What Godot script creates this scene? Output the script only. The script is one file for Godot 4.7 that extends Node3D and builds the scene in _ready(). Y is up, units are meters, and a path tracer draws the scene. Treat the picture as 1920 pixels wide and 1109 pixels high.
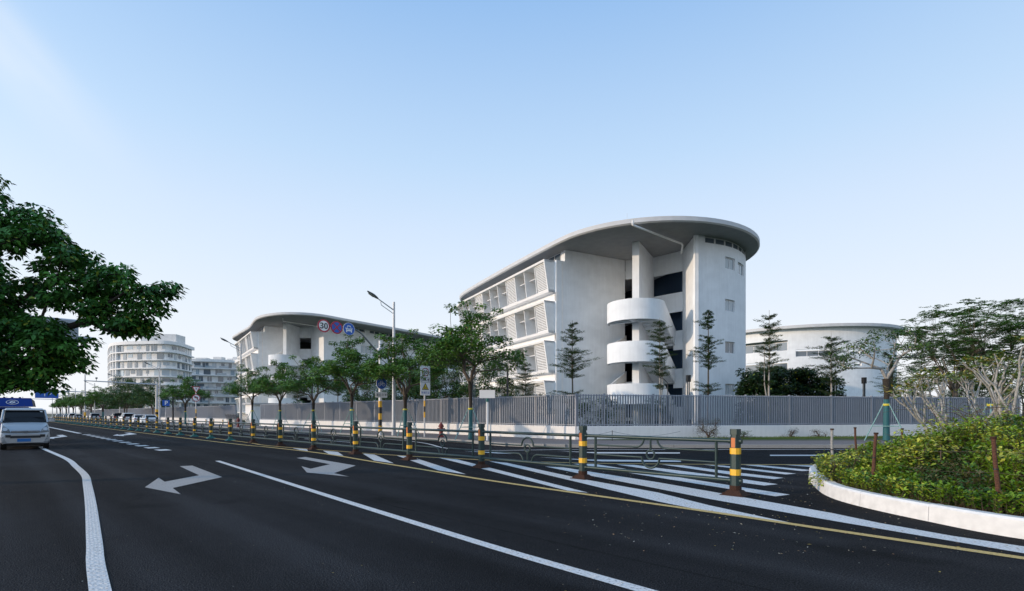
extends Node3D
# World: camera stands at the origin at 1.6 m, looks along -Z. R(s, t, y) is a point in road axes:
# s metres along the main road, t metres across it.

const ROAD_YAW := 0.8030   # local -Z runs along the main road
const WALK := 0.15

var rng := RandomNumberGenerator.new()
var mt := {}
var used := {}

class MB:
	var v := PackedVector3Array()
	var n := PackedVector3Array()
	var c := PackedColorArray()
	var tint := Color(1, 1, 1)
	var tinted := false
	func pt(a: Vector3, na: Vector3) -> void:
		v.push_back(a); n.push_back(na)
		if tinted: c.push_back(tint)
	func tri(a: Vector3, b: Vector3, d: Vector3) -> void:
		var nn := (b - a).cross(d - a).normalized()
		pt(a, nn); pt(d, nn); pt(b, nn)
	func quad(a: Vector3, b: Vector3, d: Vector3, e: Vector3) -> void:
		tri(a, b, d); tri(a, d, e)
	func quadn(a: Vector3, b: Vector3, d: Vector3, e: Vector3, na: Vector3, nb: Vector3, nd: Vector3, ne: Vector3) -> void:
		if (b - a).cross(d - a).dot(na + nd) >= 0.0:
			pt(a, na); pt(d, nd); pt(b, nb); pt(a, na); pt(e, ne); pt(d, nd)
		else:
			pt(a, na); pt(b, nb); pt(d, nd); pt(a, na); pt(d, nd); pt(e, ne)
	func hexa(p: Array) -> void:   # p[0..3] bottom ring, p[4..7] top ring
		var mid := Vector3.ZERO
		for q: Vector3 in p: mid += q / 8.0
		for f: Array in [[0, 1, 2, 3], [4, 5, 6, 7], [0, 1, 5, 4], [1, 2, 6, 5], [2, 3, 7, 6], [3, 0, 4, 7]]:
			var a: Vector3 = p[f[0]]; var b: Vector3 = p[f[1]]; var d: Vector3 = p[f[2]]; var e: Vector3 = p[f[3]]
			if (b - a).cross(d - a).dot((a + b + d + e) / 4.0 - mid) < 0.0: quad(a, e, d, b)
			else: quad(a, b, d, e)
	func box(t: Transform3D, s: Vector3) -> void:
		var h := s * 0.5
		hexa([t * Vector3(-h.x, -h.y, -h.z), t * Vector3(h.x, -h.y, -h.z), t * Vector3(h.x, -h.y, h.z), t * Vector3(-h.x, -h.y, h.z),
			t * Vector3(-h.x, h.y, -h.z), t * Vector3(h.x, h.y, -h.z), t * Vector3(h.x, h.y, h.z), t * Vector3(-h.x, h.y, h.z)])
	func bx(at: Vector3, s: Vector3, yaw := 0.0) -> void:
		box(Transform3D(Basis(Vector3.UP, yaw), at), s)
	func cbox(at: Vector3, s: Vector3, ch: float) -> void:   # upright box with chamfered vertical edges and top
		var h := s * 0.5
		var o := [Vector2(h.x - ch, -h.z), Vector2(h.x, -h.z + ch), Vector2(h.x, h.z - ch), Vector2(h.x - ch, h.z), Vector2(-h.x + ch, h.z), Vector2(-h.x, h.z - ch), Vector2(-h.x, -h.z + ch), Vector2(-h.x + ch, -h.z)]
		for i in 8:
			var a: Vector2 = o[i]; var b: Vector2 = o[(i + 1) % 8]
			quad(at + Vector3(b.x, -h.y, b.y), at + Vector3(a.x, -h.y, a.y), at + Vector3(a.x, h.y, a.y), at + Vector3(b.x, h.y, b.y))
			tri(at + Vector3(0, h.y, 0), at + Vector3(b.x, h.y, b.y), at + Vector3(a.x, h.y, a.y))
			tri(at + Vector3(0, -h.y, 0), at + Vector3(a.x, -h.y, a.y), at + Vector3(b.x, -h.y, b.y))
	func tube(p: Array, r: Array, k := 6, cap := true) -> void:
		var m := p.size()
		var rings := []
		var nrms := []
		var up := Vector3.ZERO
		for i in m:
			var d: Vector3 = (p[mini(i + 1, m - 1)] - p[maxi(i - 1, 0)])
			d = d.normalized() if d.length() > 1e-6 else Vector3.UP
			if up == Vector3.ZERO: up = Vector3.RIGHT if absf(d.x) < 0.8 else Vector3.FORWARD
			var x := (up - d * up.dot(d)).normalized()
			up = x
			var y := d.cross(x)
			var ring := []
			var nr := []
			var rad: float = r[mini(i, r.size() - 1)]
			for j in k:
				var w := TAU * j / k
				var dir := x * cos(w) + y * sin(w)
				ring.append(p[i] + dir * rad); nr.append(dir)
			rings.append(ring); nrms.append(nr)
		for i in m - 1:
			for j in k:
				var j2 := (j + 1) % k
				quadn(rings[i][j], rings[i][j2], rings[i + 1][j2], rings[i + 1][j], nrms[i][j], nrms[i][j2], nrms[i + 1][j2], nrms[i + 1][j])
		if cap:
			for e: int in [0, m - 1]:
				for j in range(1, k - 1):
					if e == 0: tri(rings[e][0], rings[e][j + 1], rings[e][j])
					else: tri(rings[e][0], rings[e][j], rings[e][j + 1])
	func lathe(at: Vector3, prof: Array, k := 12) -> void:   # prof of Vector2(radius, height)
		for i in prof.size() - 1:
			var a: Vector2 = prof[i]; var b: Vector2 = prof[i + 1]
			var s := Vector2(b.y - a.y, a.x - b.x)
			s = s.normalized() if s.length() > 1e-6 else Vector2(1, 0)
			for j in k:
				var w := TAU * j / k; var w2 := TAU * (j + 1) / k
				var d := Vector3(cos(w), 0, sin(w)); var d2 := Vector3(cos(w2), 0, sin(w2))
				quadn(at + d * a.x + Vector3.UP * a.y, at + d2 * a.x + Vector3.UP * a.y, at + d2 * b.x + Vector3.UP * b.y, at + d * b.x + Vector3.UP * b.y,
					d * s.x + Vector3.UP * s.y, d2 * s.x + Vector3.UP * s.y, d2 * s.x + Vector3.UP * s.y, d * s.x + Vector3.UP * s.y)
	func plate(poly: PackedVector2Array, t: Transform3D, th: float) -> void:   # a flat shape in the XY plane of t, th thick towards +Z
		var ids := Geometry2D.triangulate_polygon(poly)
		for i in range(0, ids.size(), 3):
			var a := poly[ids[i]]; var b := poly[ids[i + 1]]; var d := poly[ids[i + 2]]
			if (b - a).cross(d - a) < 0.0:
				var q := b; b = d; d = q
			tri(t * Vector3(a.x, a.y, th), t * Vector3(b.x, b.y, th), t * Vector3(d.x, d.y, th))
			if th > 0.0: tri(t * Vector3(a.x, a.y, 0), t * Vector3(d.x, d.y, 0), t * Vector3(b.x, b.y, 0))
		if th > 0.0:
			var cw := Geometry2D.is_polygon_clockwise(poly)
			for i in poly.size():
				var a := poly[i]; var b := poly[(i + 1) % poly.size()]
				if cw:
					var q := a; a = b; b = q
				quad(t * Vector3(a.x, a.y, 0), t * Vector3(b.x, b.y, 0), t * Vector3(b.x, b.y, th), t * Vector3(a.x, a.y, th))
	func prism(poly: PackedVector2Array, y0: float, y1: float) -> void:   # poly of (x, z)
		var flip := PackedVector2Array()
		for q in poly: flip.push_back(Vector2(q.x, -q.y))
		plate(flip, Transform3D(Basis(Vector3.RIGHT, -PI / 2), Vector3(0, y0, 0)), y1 - y0)
	func sheet(poly: PackedVector2Array, y: float) -> void:
		var flip := PackedVector2Array()
		for q in poly: flip.push_back(Vector2(q.x, -q.y))
		plate(flip, Transform3D(Basis(Vector3.RIGHT, -PI / 2), Vector3(0, y, 0)), 0.0)
	func disc(at: Vector3, r: float, t: Basis, th: float, k := 24) -> void:
		var p := PackedVector2Array()
		for i in k: p.push_back(Vector2(cos(TAU * i / k), sin(TAU * i / k)) * r)
		plate(p, Transform3D(t, at), th)
	func leaf(p: Vector3, d: Vector3, up: Vector3, l: float, w: float) -> void:   # a folded leaf of two faces
		var side := d.cross(up).normalized() * w * 0.5
		var a := p; var b := p + d * l * 0.45 + side + up * w * 0.12; var e := p + d * l; var f := p + d * l * 0.45 - side + up * w * 0.12
		tri(a, b, e); tri(a, e, f)
	func mesh() -> ArrayMesh:
		var arr := []
		arr.resize(Mesh.ARRAY_MAX)
		arr[Mesh.ARRAY_VERTEX] = v
		arr[Mesh.ARRAY_NORMAL] = n
		if tinted: arr[Mesh.ARRAY_COLOR] = c
		var m := ArrayMesh.new()
		if v.size() > 0: m.add_surface_from_arrays(Mesh.PRIMITIVE_TRIANGLES, arr)
		return m

func R(s: float, t: float, y := 0.0) -> Vector3:
	return Vector3(-0.7195 * s + 0.6945 * t, y, -(0.6945 * s + 0.7195 * t))

func W(x: float, d: float, y := 0.0) -> Vector3:   # x to the right, d metres deep
	return Vector3(x, y, -d)

func called(what: String) -> String:
	if not used.has(what):
		used[what] = 0
		return what
	used[what] += 1
	return "%s_%03d" % [what, used[what]]

func tag(o: Node, label: String, category := "", group := "", kind := "") -> void:
	if label: o.set_meta("label", label)
	if category: o.set_meta("category", category)
	if group: o.set_meta("group", group)
	if kind: o.set_meta("kind", kind)

func thing(what: String, label: String, category: String, at := Vector3.ZERO, yaw := 0.0, group := "") -> Node3D:
	var o := Node3D.new()
	o.name = called(what)
	add_child(o)
	o.position = at
	o.rotation.y = yaw
	tag(o, label, category, group)
	return o

func part(what: String, b: MB, m: Material, parent: Node, stuff := false) -> MeshInstance3D:
	return part_mesh(what, b.mesh(), m, parent, stuff)

func part_mesh(what: String, mesh: Mesh, m: Material, parent: Node, stuff := false) -> MeshInstance3D:
	var o := MeshInstance3D.new()
	o.name = what
	o.mesh = mesh
	o.material_override = m
	parent.add_child(o, true)
	if stuff: o.set_meta("kind", "stuff")
	return o

func struct(what: String, b: MB, m: Material, label := "") -> MeshInstance3D:
	var o := MeshInstance3D.new()
	o.name = called(what)
	o.mesh = b.mesh()
	o.material_override = m
	add_child(o)
	tag(o, label, "", "", "structure")
	return o

func copy(src: Node3D, label: String, at: Vector3, yaw := 0.0, scl := 1.0, group := "") -> Node3D:
	var o: Node3D = src.duplicate()
	o.name = called(String(src.name).rstrip("0123456789").rstrip("_"))
	add_child(o)
	o.transform = Transform3D(Basis(Vector3.UP, yaw).scaled(Vector3.ONE * scl), at)
	o.set_meta("label", label)
	if group: o.set_meta("group", group)
	return o

func noise_tex(freq: float, lo: float, oct := 4, size := 512, type := FastNoiseLite.TYPE_SIMPLEX_SMOOTH, sd := 1) -> NoiseTexture2D:
	var f := FastNoiseLite.new()
	f.noise_type = type
	f.frequency = freq
	f.fractal_octaves = oct
	f.seed = sd
	var t := NoiseTexture2D.new()
	t.width = size; t.height = size
	t.seamless = true
	t.noise = f
	var g := Gradient.new()
	g.set_color(0, Color(lo, lo, lo)); g.set_color(1, Color(1, 1, 1))
	t.color_ramp = g
	return t

func bump_tex(freq: float, strength: float, size := 512, sd := 3) -> NoiseTexture2D:
	var f := FastNoiseLite.new()
	f.frequency = freq
	f.fractal_octaves = 3
	f.seed = sd
	var t := NoiseTexture2D.new()
	t.width = size; t.height = size
	t.seamless = true
	t.as_normal_map = true
	t.bump_strength = strength
	t.noise = f
	return t

# col holds real-world (linear) base colours
func mat(key: String, col: Color, rough := 0.8, metal := 0.0, tex: Texture2D = null, scale := Vector3.ONE, tex2: Texture2D = null) -> StandardMaterial3D:
	var m := StandardMaterial3D.new()
	m.resource_name = key
	m.albedo_color = col.linear_to_srgb()
	m.roughness = rough
	m.metallic = metal
	if tex:
		m.albedo_texture = tex
		m.uv1_triplanar = true
		m.uv1_world_triplanar = true
		m.uv1_scale = scale
	if tex2:
		m.detail_enabled = true
		m.detail_albedo = tex2
		m.detail_blend_mode = BaseMaterial3D.BLEND_MODE_MUL
		m.detail_uv_layer = BaseMaterial3D.DETAIL_UV_1
	mt[key] = m
	return m

func leaf_mat(key: String, back: Color) -> StandardMaterial3D:
	var m := StandardMaterial3D.new()
	m.resource_name = key
	m.vertex_color_use_as_albedo = true
	m.albedo_color = Color(1, 1, 1)
	m.roughness = 0.5
	m.metallic_specular = 0.35
	m.backlight_enabled = true
	m.backlight = back
	mt[key] = m
	return m

func smooth_path(p: Array, step: float, closed := false) -> PackedVector2Array:   # Catmull-Rom
	var o := PackedVector2Array()
	var k := p.size()
	for i in (k if closed else k - 1):
		var p0: Vector2 = p[posmod(i - 1, k)] if closed or i > 0 else p[0] * 2.0 - p[1]
		var p1: Vector2 = p[i]; var p2: Vector2 = p[(i + 1) % k]
		var p3: Vector2 = p[(i + 2) % k] if closed or i < k - 2 else p[k - 1] * 2.0 - p[k - 2]
		var m := maxi(1, int(round(p1.distance_to(p2) / step)))
		for j in m: o.push_back(p1.cubic_interpolate(p2, p0, p3, float(j) / m))
	if not closed: o.push_back(p[k - 1])
	return o

func path_normals(p: PackedVector2Array, closed := false) -> PackedVector2Array:   # to the left of travel seen with z down, i.e. (dz, -dx)
	var o := PackedVector2Array()
	var k := p.size()
	for i in k:
		var a := p[posmod(i - 1, k)] if closed or i > 0 else p[i]
		var b := p[(i + 1) % k] if closed or i < k - 1 else p[i]
		var d := (b - a).normalized()
		o.push_back(Vector2(d.y, -d.x))
	return o

func path_at(p: PackedVector2Array, d: float) -> Array:   # [point, normal] at a distance along the path
	var left := d
	for i in p.size() - 1:
		var l := p[i].distance_to(p[i + 1])
		if left <= l or i == p.size() - 2:
			var t := (p[i + 1] - p[i]).normalized()
			return [p[i] + t * left, Vector2(t.y, -t.x)]
		left -= l
	return [p[0], Vector2(1, 0)]

func path_len(p: PackedVector2Array) -> float:
	var l := 0.0
	for i in p.size() - 1: l += p[i].distance_to(p[i + 1])
	return l

func v3(p: Vector2, y: float) -> Vector3:
	return Vector3(p.x, y, p.y)

func sweep(b: MB, p: PackedVector2Array, prof: Array, closed := false) -> void:   # prof of Vector2(out, y), closed loop
	var nr := path_normals(p, closed)
	var k := p.size()
	var m := prof.size()
	for i in (k if closed else k - 1):
		var i2 := (i + 1) % k
		for j in m:
			var a: Vector2 = prof[j]; var e: Vector2 = prof[(j + 1) % m]
			var en := Vector2(e.y - a.y, a.x - e.x).normalized()
			var n1 := v3(nr[i] * en.x, en.y); var n2 := v3(nr[i2] * en.x, en.y)
			b.quadn(v3(p[i] + nr[i] * a.x, a.y), v3(p[i2] + nr[i2] * a.x, a.y), v3(p[i2] + nr[i2] * e.x, e.y), v3(p[i] + nr[i] * e.x, e.y), n1, n2, n2, n1)
	if not closed:
		var fl := PackedVector2Array()
		for q: Vector2 in prof: fl.push_back(q)
		for e: int in [0, k - 1]:
			var x := v3(nr[e], 0.0)
			b.plate(fl, Transform3D(Basis(x, Vector3.UP, x.cross(Vector3.UP)), v3(p[e], 0.0)), 0.0)

# a wall along a path with openings: holes are [d0, d1, y0, y1]; the outside lies on the normal side
func wall_path(b: MB, p: PackedVector2Array, y0: float, y1: float, th: float, holes: Array = [], step := 1.2) -> void:
	var total := path_len(p)
	var cuts := [0.0, total]
	var acc := 0.0
	for i in p.size() - 1:
		acc += p[i].distance_to(p[i + 1])
		cuts.append(acc)
	for h: Array in holes:
		cuts.append(clampf(h[0], 0.0, total)); cuts.append(clampf(h[1], 0.0, total))
	cuts.sort()
	var nr := path_normals(p)
	for i in cuts.size() - 1:
		var d0: float = cuts[i]; var d1: float = cuts[i + 1]
		if d1 - d0 < 0.004: continue
		var mid := (d0 + d1) * 0.5
		var bands := [[y0, y1]]
		for h: Array in holes:
			if mid > h[0] and mid < h[1]:
				var nb := []
				for w: Array in bands:
					if h[2] >= w[1] or h[3] <= w[0]: nb.append(w); continue
					if h[2] > w[0]: nb.append([w[0], h[2]])
					if h[3] < w[1]: nb.append([h[3], w[1]])
				bands = nb
		var A := path_at(p, d0 + 0.0005); var B := path_at(p, d1 - 0.0005)
		var pa: Vector2 = A[0]; var pb: Vector2 = B[0]
		var na := smooth_normal(p, nr, d0); var nb2 := smooth_normal(p, nr, d1)
		for w: Array in bands:
			b.quadn(v3(pa, w[0]), v3(pb, w[0]), v3(pb, w[1]), v3(pa, w[1]), v3(na, 0), v3(nb2, 0), v3(nb2, 0), v3(na, 0))
			var ia := pa - na * th; var ib := pb - nb2 * th
			b.quadn(v3(ia, w[0]), v3(ib, w[0]), v3(ib, w[1]), v3(ia, w[1]), v3(-na, 0), v3(-nb2, 0), v3(-nb2, 0), v3(-na, 0))
			b.quad(v3(pa, w[1]), v3(pb, w[1]), v3(ib, w[1]), v3(ia, w[1]))
			b.quad(v3(pa, w[0]), v3(pb, w[0]), v3(ib, w[0]), v3(ia, w[0]))
	var ends := [0.0, total]
	for d: float in ends:
		var E := path_at(p, d)
		var q: Vector2 = E[0]; var nn: Vector2 = E[1]
		b.quad(v3(q, y0), v3(q - nn * th, y0), v3(q - nn * th, y1), v3(q, y1))
	for h: Array in holes:
		for k in 2:
			var E := path_at(p, h[k])
			var q: Vector2 = E[0]; var nn: Vector2 = E[1]
			b.quad(v3(q, h[2]), v3(q - nn * th, h[2]), v3(q - nn * th, h[3]), v3(q, h[3]))

func smooth_normal(p: PackedVector2Array, nr: PackedVector2Array, d: float) -> Vector2:
	var left := d
	for i in p.size() - 1:
		var l := p[i].distance_to(p[i + 1])
		if left <= l or i == p.size() - 2:
			return nr[i].lerp(nr[i + 1], clampf(left / maxf(l, 1e-5), 0, 1)).normalized()
		left -= l
	return nr[0]

# a window in an opening of a wall: frame, and panes as its sub-parts
func window(parent: Node, p: PackedVector2Array, d0: float, d1: float, y0: float, y1: float, inset: float, panes: int, frame: Material, glass: Material, fw := 0.06) -> void:
	var A := path_at(p, d0); var B := path_at(p, d1)
	var a: Vector2 = A[0] - A[1] * inset; var b: Vector2 = B[0] - B[1] * inset
	var x := v3((b - a).normalized(), 0)
	var t := Transform3D(Basis(x, Vector3.UP, x.cross(Vector3.UP)), v3(a, 0))
	var L := a.distance_to(b)
	var f := MB.new()
	f.box(t.translated_local(Vector3(L / 2, y0 + fw / 2, 0)), Vector3(L, fw, 0.07))
	f.box(t.translated_local(Vector3(L / 2, y1 - fw / 2, 0)), Vector3(L, fw, 0.07))
	for i in panes + 1:
		var xx := clampf(L * i / panes, fw / 2, L - fw / 2)
		f.box(t.translated_local(Vector3(xx, (y0 + y1) / 2, 0)), Vector3(fw, y1 - y0 - 2 * fw, 0.068))
	var fr := part("window", f, frame, parent)
	for i in panes:
		var g := MB.new()
		g.box(t.translated_local(Vector3(L * (i + 0.5) / panes, (y0 + y1) / 2, 0)), Vector3(L / panes - fw * 0.9, y1 - y0 - fw * 1.9, 0.012))
		part("pane", g, glass, fr)

func sky_panorama() -> ImageTexture:
	var w := 1024; var h := 512
	var im := Image.create_empty(w, h, false, Image.FORMAT_RGBF)
	var stops := [[-0.02, Vector3(0.885, 0.905, 0.935)], [0.073, Vector3(0.875, 0.905, 0.945)], [0.16, Vector3(0.80, 0.87, 0.955)], [0.265, Vector3(0.70, 0.815, 0.955)], [0.337, Vector3(0.635, 0.77, 0.955)], [0.452, Vector3(0.505, 0.69, 0.925)], [0.68, Vector3(0.30, 0.508, 0.83)], [1.0, Vector3(0.295, 0.50, 0.825)], [1.58, Vector3(0.29, 0.495, 0.82)]]
	var sun := Vector3(-1, 0.23, 0.30).normalized()
	var f := FastNoiseLite.new()
	f.seed = 9; f.frequency = 0.9; f.fractal_octaves = 4
	for y in h:
		var el := PI * (0.5 - (y + 0.5) / h)
		var base := Vector3(0.22, 0.22, 0.22)
		if el > -0.02:
			for k in stops.size() - 1:
				if el <= stops[k + 1][0]:
					var u: float = (el - stops[k][0]) / (stops[k + 1][0] - stops[k][0])
					base = (stops[k][1] as Vector3).lerp(stops[k + 1][1], clampf(u, 0, 1))
					break
		for x in w:
			var az := TAU * (x + 0.5) / w
			var d := Vector3(sin(az) * cos(el), sin(el), -cos(az) * cos(el))
			var col := base
			if el > -0.02:
				var near := acos(clampf(d.dot(sun), -1, 1))
				col = col * (1.0 + 1.8 * exp(-near * near / 0.30)) + Vector3(0.5, 0.44, 0.34) * exp(-near * near / 0.10)
				# one thin veil of cirrus high on the left
				var e1 := d - Vector3(-0.985, 0.71, -1.0).normalized()
				var along := e1.dot(Vector3(0.62, -0.72, 0.0).normalized())
				var across := e1.dot(Vector3(0.6, 0.7, -0.3).normalized())
				var veil := exp(-along * along / 0.007 - across * across / 0.0011) * (0.75 + 0.7 * f.get_noise_3d(along * 6.0, across * 30.0, 2.0))
				col = col.lerp(Vector3(0.86, 0.90, 0.95), clampf(veil * 0.5, 0, 0.5))
			im.set_pixel(x, y, Color(col.x, col.y, col.z))
	return ImageTexture.create_from_image(im)

func _ready() -> void:
	rng.seed = 20
	var cam := Camera3D.new()
	cam.name = "camera"
	cam.projection = Camera3D.PROJECTION_FRUSTUM
	cam.near = 0.1
	cam.size = 2.0 * 0.1 * 554.5 / 960.0
	cam.frustum_offset = Vector2(0, 0.1 * 221.5 / 960.0)
	cam.far = 6000
	cam.position = Vector3(0, 1.6, 0)
	cam.current = true
	add_child(cam)
	var we := WorldEnvironment.new()
	we.name = "environment"
	var env := Environment.new()
	env.background_mode = Environment.BG_SKY
	var sky := Sky.new()
	var pano := PanoramaSkyMaterial.new()
	pano.panorama = sky_panorama()
	sky.sky_material = pano
	env.sky = sky
	env.tonemap_mode = Environment.TONE_MAPPER_LINEAR
	env.tonemap_exposure = 1.05
	env.sdfgi_enabled = true
	env.ssao_enabled = true
	env.ssil_enabled = true
	we.environment = env
	add_child(we)
	var sun := DirectionalLight3D.new()
	sun.name = "sun"
	sun.light_energy = 0.76
	sun.light_color = Color(1.0, 0.89, 0.76)
	sun.light_angular_distance = 0.6
	sun.shadow_enabled = true
	add_child(sun)
	sun.look_at_from_position(Vector3(-10, 2.3, 3.0), Vector3.ZERO)

	materials()
	build_ground()
	build_markings()
	build_fences()
	school_one()
	school_two()
	school_three()
	apartments()
	guardrail()
	planter()
	street_trees()
	big_tree()
	campus_plants()
	right_trees()
	signs()
	lamps()
	vehicles()
	small_things()

# wear of the carriageway laid out along the road: wheel tracks, paving joints, old patches
func road_wear() -> ImageTexture:
	var w := 1024; var h := 1024
	var im := Image.create_empty(w, h, false, Image.FORMAT_RGB8)
	var f := FastNoiseLite.new()
	f.seed = 61; f.frequency = 1.0; f.fractal_octaves = 4
	var tracks := [0.2, 1.2, 2.6, 4.2, 5.9, 7.6, 12.2, 13.7, 15.2, 16.7]
	for x in w:
		var t := 32.0 * (x + 0.5) / w - 6.0
		var tr := 0.0
		for k: float in tracks: tr = maxf(tr, exp(-(t - k) * (t - k) / 0.11))
		for y in h:
			var s := 128.0 * (y + 0.5) / h - 30.0
			var v := 0.74 + 0.22 * tr * (0.7 + 0.6 * f.get_noise_2d(t * 0.9, s * 0.05))
			v += 0.11 * f.get_noise_2d(t * 1.6, s * 0.045 + 40.0) + 0.16 * f.get_noise_2d(t * 0.16, s * 0.12 + 90.0) + 0.05 * f.get_noise_2d(t * 3.0, s * 3.0)
			var wob := 0.03 * f.get_noise_2d(3.0, s * 0.3)
			if absf(t - 4.95 - wob) < 0.022 or absf(t - 8.9 - wob) < 0.022: v *= 0.72
			if absf(s - 21.4 - 0.05 * f.get_noise_2d(t * 1.1, 7.0)) < 0.07 and t < 8.9: v *= 0.82
			var oil := f.get_noise_2d(t * 0.55 + 200.0, s * 0.4)
			if oil > 0.38: v *= 1.0 - 0.7 * (oil - 0.38)
			v = clampf(v, 0.3, 1.0)
			im.set_pixel(x, y, Color(v, v, v * 1.0))
	return ImageTexture.create_from_image(im)

func materials() -> void:
	var fine := noise_tex(0.06, 0.72, 5, 512, FastNoiseLite.TYPE_SIMPLEX_SMOOTH, 2)
	var soft := noise_tex(0.012, 0.93, 5, 512, FastNoiseLite.TYPE_SIMPLEX_SMOOTH, 4)
	var streak := noise_tex(0.02, 0.955, 4, 512, FastNoiseLite.TYPE_SIMPLEX_SMOOTH, 6)
	var grain := noise_tex(0.25, 0.12, 3, 1024, FastNoiseLite.TYPE_SIMPLEX_SMOOTH, 8)
	var gbump := bump_tex(0.28, 7.0, 1024, 5)
	var a := mat("asphalt", Color(0.112, 0.115, 0.126), 0.86, 0.0, grain, Vector3.ONE * 0.19)
	a.metallic_specular = 0.2
	a.normal_enabled = true
	a.normal_texture = gbump
	a.normal_scale = 0.8
	a.detail_enabled = true
	a.detail_albedo = road_wear()
	a.detail_blend_mode = BaseMaterial3D.BLEND_MODE_MUL
	a.detail_uv_layer = BaseMaterial3D.DETAIL_UV_2
	for k: Array in [["line_white", Color(0.72, 0.72, 0.71)], ["line_grey", Color(0.42, 0.395, 0.375)], ["line_yellow", Color(0.68, 0.47, 0.16)]]:
		var m := mat(k[0], k[1], 0.75, 0.0, grain, Vector3.ONE * 0.7)
		var worn := noise_tex(0.07, 0.5, 6, 1024, FastNoiseLite.TYPE_SIMPLEX_SMOOTH, 21)
		worn.color_ramp.offsets = PackedFloat32Array([0.0, 0.18, 0.27, 0.6, 1.0])
		worn.color_ramp.colors = PackedColorArray([Color(0.3, 0.3, 0.3), Color(0.5, 0.5, 0.5), Color(0.88, 0.88, 0.88), Color(0.97, 0.97, 0.97), Color(1, 1, 1)])
		m.albedo_texture = worn
		m.uv1_scale = Vector3.ONE * 0.32
		m.normal_enabled = true; m.normal_texture = gbump; m.normal_scale = 0.5
	mat("earth", Color(0.09, 0.085, 0.05), 0.95, 0.0, fine, Vector3.ONE * 0.3)
	mat("grass", Color(0.06, 0.10, 0.03), 0.95, 0.0, fine, Vector3.ONE * 0.8)
	mat("paving", Color(0.27, 0.235, 0.225), 0.9, 0.0, noise_tex(0.09, 0.6, 4, 512, FastNoiseLite.TYPE_CELLULAR, 3), Vector3.ONE * 0.6)
	mat("kerb", Color(0.42, 0.41, 0.39), 0.9, 0.0, fine, Vector3.ONE * 0.7)
	mat("kerb_white", Color(0.80, 0.79, 0.765), 0.85, 0.0, noise_tex(0.012, 0.90, 5, 512, FastNoiseLite.TYPE_SIMPLEX_SMOOTH, 31), Vector3.ONE * 0.9)
	var pl := mat("plaster", Color(0.885, 0.92, 0.95), 0.88, 0.0, streak, Vector3(0.35, 0.02, 0.35))
	pl.detail_enabled = true; pl.detail_albedo = soft; pl.detail_blend_mode = BaseMaterial3D.BLEND_MODE_MUL
	pl.detail_uv_layer = BaseMaterial3D.DETAIL_UV_2; pl.uv2_triplanar = true; pl.uv2_world_triplanar = true; pl.uv2_scale = Vector3.ONE * 0.11
	mat("white_paint", Color(0.87, 0.868, 0.86), 0.7, 0.0, soft, Vector3.ONE * 0.2)
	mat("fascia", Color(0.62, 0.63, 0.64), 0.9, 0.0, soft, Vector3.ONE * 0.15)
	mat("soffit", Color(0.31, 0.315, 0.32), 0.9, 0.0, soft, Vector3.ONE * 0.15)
	mat("cream_wall", Color(0.80, 0.785, 0.76), 0.85, 0.0, soft, Vector3.ONE * 0.1)
	mat("plinth", Color(0.80, 0.79, 0.78), 0.85, 0.0, streak, Vector3(0.5, 0.1, 0.5))
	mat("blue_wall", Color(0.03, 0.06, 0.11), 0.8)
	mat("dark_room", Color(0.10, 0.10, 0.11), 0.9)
	mat("fence_grey", Color(0.27, 0.295, 0.34), 0.6, 0.0, soft, Vector3(0.6, 0.3, 0.6))
	var g := mat("glass", Color(0.10, 0.13, 0.16), 0.06, 0.0)
	g.metallic_specular = 0.9
	g = mat("glass_pale", Color(0.30, 0.37, 0.42), 0.08, 0.0)
	g.metallic_specular = 0.9
	mat("glass_dark", Color(0.012, 0.014, 0.017), 0.04, 0.0).metallic_specular = 0.3
	mat("window_frame", Color(0.62, 0.63, 0.64), 0.5)
	mat("steel", Color(0.50, 0.52, 0.55), 0.45, 0.35, soft, Vector3.ONE * 0.8)
	mat("steel_dark", Color(0.16, 0.18, 0.20), 0.5, 0.4)
	mat("rail_green", Color(0.026, 0.058, 0.056), 0.42, 0.25, fine, Vector3.ONE * 1.2)
	mat("base_teal", Color(0.02, 0.13, 0.12), 0.6)
	mat("rust", Color(0.105, 0.042, 0.022), 0.95, 0.1, noise_tex(0.05, 0.35, 5, 512, FastNoiseLite.TYPE_SIMPLEX_SMOOTH, 41), Vector3.ONE * 2.0)
	mat("rust_pole", Color(0.20, 0.085, 0.05), 0.95, 0.0, noise_tex(0.05, 0.4, 5, 512, FastNoiseLite.TYPE_SIMPLEX_SMOOTH, 42), Vector3.ONE * 1.6)
	mat("yellow", Color(0.78, 0.42, 0.02), 0.4)
	mat("orange", Color(0.52, 0.13, 0.02), 0.4)
	mat("black", Color(0.015, 0.016, 0.018), 0.5)
	mat("bark", Color(0.075, 0.06, 0.045), 0.95, 0.0, noise_tex(0.05, 0.45, 5, 256, FastNoiseLite.TYPE_SIMPLEX_SMOOTH, 51), Vector3(2.0, 0.7, 2.0))
	mat("bark_pale", Color(0.62, 0.60, 0.56), 0.9, 0.0, noise_tex(0.05, 0.5, 5, 256, FastNoiseLite.TYPE_SIMPLEX_SMOOTH, 52), Vector3(2.0, 0.7, 2.0))
	mat("bark_brown", Color(0.16, 0.13, 0.10), 0.9, 0.0, fine, Vector3(2.0, 0.7, 2.0))
	mat("wrap", Color(0.025, 0.15, 0.17), 0.7, 0.0, fine, Vector3(1, 6, 1))
	mat("stake", Color(0.20, 0.36, 0.34), 0.7)
	mat("strap", Color(0.60, 0.50, 0.05), 0.7)
	mat("twig", Color(0.10, 0.072, 0.058), 0.9)
	leaf_mat("leaf", Color(0.22, 0.38, 0.07))
	leaf_mat("leaf_fine", Color(0.5, 0.62, 0.25))
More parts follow.
